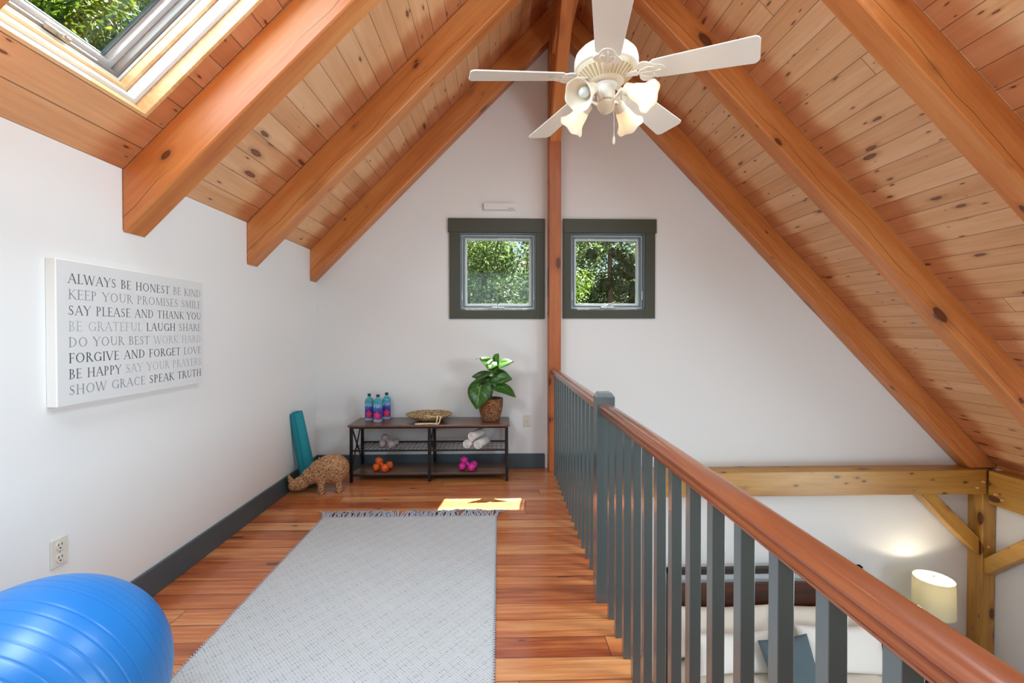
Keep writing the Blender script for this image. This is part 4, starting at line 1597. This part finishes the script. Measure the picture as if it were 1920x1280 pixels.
pair('orange_neo', -1.11, 4.425, 0.0765, 'orange', 'bottom shelf')
pair('pink_neo', -0.300, 4.425, 0.0765, 'magenta', 'bottom shelf')
pair('gray_neo', -1.055, 4.44, 0.2925, 'pale grey', 'mesh shelf')

# ------------------------------------------------------------------ rolled towels


def towel():
    mb = MB()
    prof_ = []
    turns = 3.2
    n = 90
    ro, th = 0.0445, 0.0092
    outer, inner = [], []
    for k in range(n + 1):
        t = turns * 2 * pi * k / n
        r = 0.006 + (ro - 0.006) * k / n
        outer.append((r * cos(t), r * sin(t)))
        inner.append(((r - th * 0.86) * cos(t), (r - th * 0.86) * sin(t)) if r > th else (0.3 * r * cos(t), 0.3 * r * sin(t)))
    L = 0.105
    pts, fs = [], []
    for h_ in (-L, L):
        for p, q in zip(outer, inner):
            pts.append((p[0], h_, p[1]))
            pts.append((q[0], h_, q[1]))
    m_ = 2 * (n + 1)
    for k in range(n):
        a_, b_, c_, d_ = 2 * k, 2 * k + 1, 2 * k + 3, 2 * k + 2
        fs.append((a_, d_, c_, b_))
        fs.append((m_ + a_, m_ + b_, m_ + c_, m_ + d_))
        fs.append((a_, m_ + a_, m_ + d_, d_))
        fs.append((b_, c_, m_ + c_, m_ + b_))
    fs.append((2 * n, m_ + 2 * n, m_ + 2 * n + 1, 2 * n + 1))
    mb.add(pts, fs)
    return mb


tw = towel().build('rolled_towel', 'terry', smooth=50)
tag(tw, 'rolled white towel on the mesh shelf, at the dumbbell side of its stack', 'towel', 'rolled towels on the bench')
rz = -0.38
tw.location = (-0.270, 4.44, 0.3375)
tw.rotation_euler = (0, 0.5, rz)
for loc, roll, lb in (((-0.166, 4.42, 0.3375), 1.4, 'rolled white towel on the mesh shelf, under the others on the plant side'),
                      ((-0.218, 4.44, 0.4095), 2.6, 'rolled white towel lying on top of the two others')):
    t2 = tw.copy()
    COL.objects.link(t2)
    t2.location = loc
    t2.rotation_euler = (0, roll, rz)
    t2['label'] = lb

# ------------------------------------------------------------------ yoga mat leaning in the corner
ym = thing('yoga_mat', (-1.715, 4.235, 0.0), label='rolled teal yoga mat leaning in the corner behind the wicker animal', cat='yoga mat')
mb = MB()
axd = V((-0.085, -0.085, 0.66)).normalized()
Lm = 0.675
mtx = M.Translation((0, 0, 0.012)) @ axd.to_track_quat('Z', 'Y').to_matrix().to_4x4()
n = 150
turns = 4.5
pts, fs = [], []
for h_, ro in ((0.0, 0.078), (Lm, 0.060)):
    for k in range(n + 1):
        t = turns * 2 * pi * k / n
        r = 0.014 + (ro - 0.014) * k / n
        for dr in (0.0, -0.008):
            pts.append(mtx @ V(((r + dr) * cos(t + 2.4), (r + dr) * sin(t + 2.4), h_)))
m_ = 2 * (n + 1)
for k in range(n):
    a_, b_, c_, d_ = 2 * k, 2 * k + 1, 2 * k + 3, 2 * k + 2
    fs += [(a_, d_, c_, b_), (m_ + a_, m_ + b_, m_ + c_, m_ + d_), (a_, m_ + a_, m_ + d_, d_), (b_, c_, m_ + c_, m_ + b_)]
fs.append((2 * n, m_ + 2 * n, m_ + 2 * n + 1, 2 * n + 1))
mb.add(pts, fs)
mb.build('foam_roll', 'teal', ym, smooth=50)

# ------------------------------------------------------------------ wicker rhino stool
rh = thing('wicker_rhino', (-1.505, 4.075, 0.0), rz=radians(20), label='woven wicker rhinoceros figure on the floor beside the bench', cat='figurine')
mb = MB()
# x: tail (+) to snout (-)
mb.sphere((0.040, 0, 0.192), (0.148, 0.118, 0.128), 28, 18)
mb.sphere((-0.045, 0, 0.180), (0.108, 0.104, 0.108), 24, 16)
mb.sphere((-0.125, 0, 0.150), (0.085, 0.075, 0.072), 24, 16)
mb.sphere((-0.205, 0, 0.098), (0.092, 0.056, 0.060), 24, 16, M.Rotation(radians(-24), 3, 'Y'))
mb.sphere((-0.270, 0, 0.078), (0.040, 0.042, 0.044), 20, 14)
for (x, y) in ((-0.045, -0.062), (-0.045, 0.062), (0.095, -0.062), (0.095, 0.062)):
    mb.lathe([(0.028, 0.0), (0.031, 0.012), (0.028, 0.06), (0.034, 0.16)], 18, M.Translation((x, y, 0)))
body = mb.build('body', 'wicker', rh, smooth=60)
rm = body.modifiers.new('remesh', 'REMESH')
rm.mode = 'VOXEL'
rm.voxel_size = 0.008
rm.use_smooth_shade = True
sm = body.modifiers.new('smooth', 'SMOOTH')
sm.factor = 0.5
sm.iterations = 8
mb = MB()
mb.tube([(-0.270, 0, 0.105), (-0.288, 0, 0.130), (-0.298, 0, 0.155), (-0.300, 0, 0.178)], [0.026, 0.021, 0.014, 0.006], 12)
mb.build('horn', 'wicker', rh, smooth=60)
for sy in (-1, 1):
    MB().sphere((-0.118, sy * 0.058, 0.222), (0.012, 0.022, 0.034), 14, 10, M.Rotation(radians(sy * 25), 3, 'X')).build('ear', 'wicker', rh, smooth=60)
mb = MB()
for k in range(30):
    t0, t1 = 2 * pi * k / 30, 2 * pi * (k + 1) / 30
    mb.bar((-0.062, 0.101 * cos(t0), 0.186 + 0.108 * sin(t0)), (-0.062, 0.101 * cos(t1), 0.186 + 0.108 * sin(t1)), 0.012, 0.010, up=(0, cos((t0 + t1) / 2), sin((t0 + t1) / 2)))
mb.build('plaited_band', 'wicker', rh, smooth=60)

# ------------------------------------------------------------------ bedroom below
bed = thing('bed', (2.70, 4.63, ZB), label='large bed with cream covers below the loft, dark slatted headboard to the wall', cat='bed')
mb = MB()
mb.box((-1.00, -0.035, 0.0), (-0.955, 0.015, 1.395))
mb.box((0.965, -0.035, 0.0), (1.01, 0.015, 1.395))
mb.box((-1.00, -0.035, 1.335), (1.01, 0.015, 1.395))
mb.build('headboard_frame', 'dark', bed, bevel=0.004)
MB().box((-0.955, -0.02, 0.62), (0.965, 0.006, 1.235)).build('headboard_panel', 'headwood', bed, bevel=0.004)
mb = MB()
mb.box((-0.97, -2.10, 0.14), (0.98, -0.04, 0.30))
mb.build('bed_frame', 'dark', bed, bevel=0.01)
mb = MB()
nx, ny = 30, 30
pts, fs = [], []
random.seed(11)
for j in range(ny + 1):
    for i in range(nx + 1):
        x = -0.98 + 1.97 * i / nx
        y = -2.12 + 2.06 * j / ny
        ex = min(1.0, min(i, nx - i) / 3.0)
        ey = min(1.0, min(j, ny - j) / 3.0)
        z = 0.50 + 0.09 * sqrt(max(ex * ey, 0)) + 0.008 * sin(x * 7 + y * 9) + 0.006 * sin(x * 15 - y * 6)
        pts.append((x, y, z))
for j in range(ny):
    for i in range(nx):
        q = j * (nx + 1) + i
        fs.append((q, q + 1, q + nx + 2, q + nx + 1))
rim = [i for i in range(nx + 1)] + [j * (nx + 1) + nx for j in range(1, ny + 1)] + [ny * (nx + 1) + i for i in range(nx - 1, -1, -1)] + [j * (nx + 1) for j in range(ny - 1, 0, -1)]
b0_ = len(pts)
for k in rim:
    pts.append((pts[k][0], pts[k][1], 0.305))
for a_ in range(len(rim)):
    b_ = (a_ + 1) % len(rim)
    fs.append((rim[a_], rim[b_], b0_ + b_, b0_ + a_))
fs.append(tuple(b0_ + k for k in range(len(rim) - 1, -1, -1)))
mb.add(pts, fs)
mb.build('bedding', 'linen', bed, smooth=60)


def pillow(name, loc, w, h_, t, rot, mat, label, group=None):
    mb = MB()
    n = 18
    pts, fs = [], []
    for side in (1, -1):
        for j in range(n + 1):
            for i in range(n + 1):
                u, v = i / n * 2 - 1, j / n * 2 - 1
                k = (max(0.0, (1 - u * u) * (1 - v * v))) ** 0.42
                px = u * w / 2 * (1 - 0.07 * (1 - abs(v)) * 1.0 * (u * u))
                pz = v * h_ / 2 * (1 - 0.09 * (1 - abs(u)) * (v * v))
                pts.append((px, side * (t / 2 * k + 0.0015 + 0.004 * sin(u * 9 + v * 6) * k), pz))
        o_ = 0 if side == 1 else (n + 1) ** 2
        for j in range(n):
            for i in range(n):
                q = o_ + j * (n + 1) + i
                fs.append((q, q + 1, q + n + 2, q + n + 1) if side == -1 else (q, q + n + 1, q + n + 2, q + 1))
    n2 = (n + 1) ** 2
    rim = [i for i in range(n + 1)] + [j * (n + 1) + n for j in range(1, n + 1)] + [n * (n + 1) + i for i in range(n - 1, -1, -1)] + [j * (n + 1) for j in range(n - 1, 0, -1)]
    for a_ in range(len(rim)):
        b_ = (a_ + 1) % len(rim)
        fs.append((rim[a_], rim[b_], n2 + rim[b_], n2 + rim[a_]))
    mb.add(pts, fs)
    o = mb.build(name, mat, smooth=70)
    o.location = loc
    o.rotation_euler = rot
    return tag(o, label, 'pillow', group)


PZ = ZB + 0.60
pillow('bed_pillow', (2.22, 4.50, PZ + 0.225), 0.98, 0.46, 0.16, (radians(-14), 0, 0), 'linen', 'cream pillow leaning on the headboard, at the loft side of the bed', 'bed pillows')
pillow('bed_pillow', (3.14, 4.49, PZ + 0.225), 1.0, 0.46, 0.16, (radians(-14), 0, 0), 'linen', 'cream pillow leaning on the headboard behind the blue cushion', 'bed pillows')
pillow('bed_pillow', (2.22, 4.27, PZ + 0.165), 0.74, 0.34, 0.15, (radians(-24), 0, 0.03), 'linen2', 'white pillow in front at the loft side of the bed', 'bed pillows')
pillow('bed_pillow', (3.24, 4.25, PZ + 0.19), 0.80, 0.40, 0.15, (radians(-22), 0, -0.04), 'linen2', 'white pillow in front at the lamp side of the bed', 'bed pillows')
pillow('throw_cushion', (2.64, 4.08, PZ + 0.175), 0.47, 0.44, 0.13, (radians(-28), radians(-6), 0.02), 'denim', 'square denim-blue cushion in the middle of the bed', None)

ns = thing('nightstand', (4.24, 4.42, ZB), label='dark bedside table between the bed and the corner post', cat='nightstand')
MB().box((-0.36, -0.22, 0.70), (0.36, 0.22, 0.75)).build('top', 'dark', ns, bevel=0.004)
MB().box((-0.34, -0.20, 0.10), (0.34, 0.20, 0.70)).build('body', 'dark', ns, bevel=0.004)
for k in range(2):
    dw = MB().box((-0.32, -0.215, 0.13 + 0.285 * k), (0.32, -0.2, 0.40 + 0.285 * k)).build('drawer', 'dark', ns, bevel=0.003)
    MB().sphere((0, -0.225, 0.265 + 0.285 * k), 0.012, 12, 8).build('knob', 'brushed', dw, smooth=60)
for sx in (-0.31, 0.31):
    for sy in (-0.17, 0.17):
        MB().box((sx - 0.02, sy - 0.02, 0), (sx + 0.02, sy + 0.02, 0.10)).build('leg', 'dark', ns)
lp = thing('table_lamp', (4.262, 4.40, ZB + 0.751), label='lit bedside lamp with a pale linen drum shade', cat='lamp')
MB().lathe([(0.07, 0.0), (0.075, 0.012), (0.03, 0.03), (0.05, 0.08), (0.080, 0.12), (0.075, 0.18), (0.04, 0.25), (0.018, 0.27), (0.014, 0.40)], 32).build('base', 'white', lp, smooth=50)
zs0, zs1 = 0.285, 0.624
MB().lathe([(0.170, zs0), (0.162, zs1), (0.160, zs1), (0.168, zs0)], 48, cap=False).build('lamp_shade', 'lampshade', lp, smooth=50)
mb = MB()
for k in range(3):
    t = 2 * pi * k / 3
    mb.cyl((0, 0, zs1 - 0.02), (0.16 * cos(t), 0.16 * sin(t), zs1 - 0.012), 0.002, n=6)
mb.cyl((0, 0, zs1 - 0.02), (0, 0, zs1 + 0.012), 0.006, n=10)
mb.sphere((0, 0, zs1 + 0.016), 0.010, 10, 8)
mb.build('finial', 'brushed', lp)
MB().sphere((0, 0, 0.50), (0.03, 0.03, 0.04), 16, 10).build('bulb', 'bulb_lamp', lp, smooth=80)
lamp('bedside_bulb_light', 'POINT', (4.262, 4.40, ZB + 0.751 + 0.55), 7.0, (1.0, 0.86, 0.66), shadow_soft_size=0.03)

# ------------------------------------------------------------------ outdoors
gd = MB().box((-40, -30, -2.9), (40, 60, -2.7)).build('ground', 'lawn')
struct(gd)


def tree(label, base, top, crown, n, size, mat, blobs, seed):
    rnd = random.Random(seed)
    o = thing('tree', base, label=label, cat='tree')
    hgt = top - base[2]
    MB().tube([(0, 0, 0), (0.1, 0.05, hgt * 0.4), (0.0, -0.05, hgt * 0.85)], [0.22, 0.15, 0.05], 10).build('trunk', 'bark', o, smooth=60)
    cx, cy, cz, rx, ry, rz_ = crown
    bl = []
    for _ in range(blobs):
        while True:
            p = V((rnd.uniform(-1, 1), rnd.uniform(-1, 1), rnd.uniform(-1, 1)))
            if 0.25 < p.length < 1:
                break
        bl.append((V((p.x * rx, p.y * ry, p.z * rz_)), rnd.uniform(0.22, 0.42) * min(rx, rz_)))
    vs_, fs_ = [], []
    for k in range(n):
        c, r = bl[rnd.randrange(blobs)]
        d = V((rnd.gauss(0, 1), rnd.gauss(0, 1), rnd.gauss(0, 1))).normalized()
        p = c + d * r * rnd.uniform(0.55, 1.05)
        a_ = V((rnd.gauss(0, 1), rnd.gauss(0, 1), rnd.gauss(0, 1))).normalized()
        nn = (d + a_ * 0.7 + V((0, 0, 0.4))).normalized()
        t = nn.cross(a_).normalized()
        b_ = nn.cross(t)
        s_ = size * rnd.uniform(0.6, 1.3)
        q = len(vs_)
        for m1, m2 in ((-1, 0), (-0.1, 0.42), (1, 0), (-0.1, -0.42)):
            w_ = p + t * m1 * s_ + b_ * m2 * s_ + nn * (0.12 * s_ if m2 else 0)
            vs_.append((w_.x + cx - base[0], w_.y + cy - base[1], w_.z + cz - base[2]))
        fs_.append((q, q + 1, q + 2, q + 3))
    me = bpy.data.meshes.new('foliage')
    me.from_pydata(vs_, [], fs_)
    me.materials.append(MT[mat])
    f = bpy.data.objects.new('foliage', me)
    COL.objects.link(f)
    f.parent = o
    return o


tree('leafy tree seen through the window beside the wall box', (-0.4, 11.5, -2.7), 4.6, (-0.3, 11.6, 2.6, 2.2, 1.6, 2.1), 46000, 0.050, 'leafA', 60, 1)
tree('bright yellow-green tree seen low through the other gable window', (1.9, 10.2, -2.7), 2.6, (1.7, 10.2, 1.0, 0.95, 0.8, 1.6), 14000, 0.042, 'leafB', 36, 2)
tree('dark evergreen behind the bright tree outside the gable window', (3.1, 13.0, -2.7), 4.8, (3.05, 13.0, 1.9, 0.75, 0.8, 2.7), 14000, 0.055, 'leafC', 40, 3)
tree('mid-green tree outside, past the dark evergreen', (4.4, 14.5, -2.7), 6.0, (3.9, 14.8, 2.8, 2.6, 1.3, 2.8), 44000, 0.060, 'leafA', 60, 4)
tree('hazy green tree far behind the leafy tree of the window by the wall box', (-2.2, 18.5, -2.7), 6.5, (-0.9, 18.5, 2.0, 4.4, 1.5, 3.6), 30000, 0.085, 'leafA', 90, 8)
tree('tall tree overhead seen through the skylight', (-8.6, 9.2, -2.7), 10.0, (-8.6, 8.8, 7.0, 2.6, 3.6, 3.6), 40000, 0.075, 'leafB', 80, 5)
tree('darker tree behind the foliage outside the skylight', (-11.5, 11.0, -2.7), 11.0, (-11.5, 11.0, 8.0, 2.2, 4.5, 4.6), 15000, 0.15, 'leafA', 70, 6)
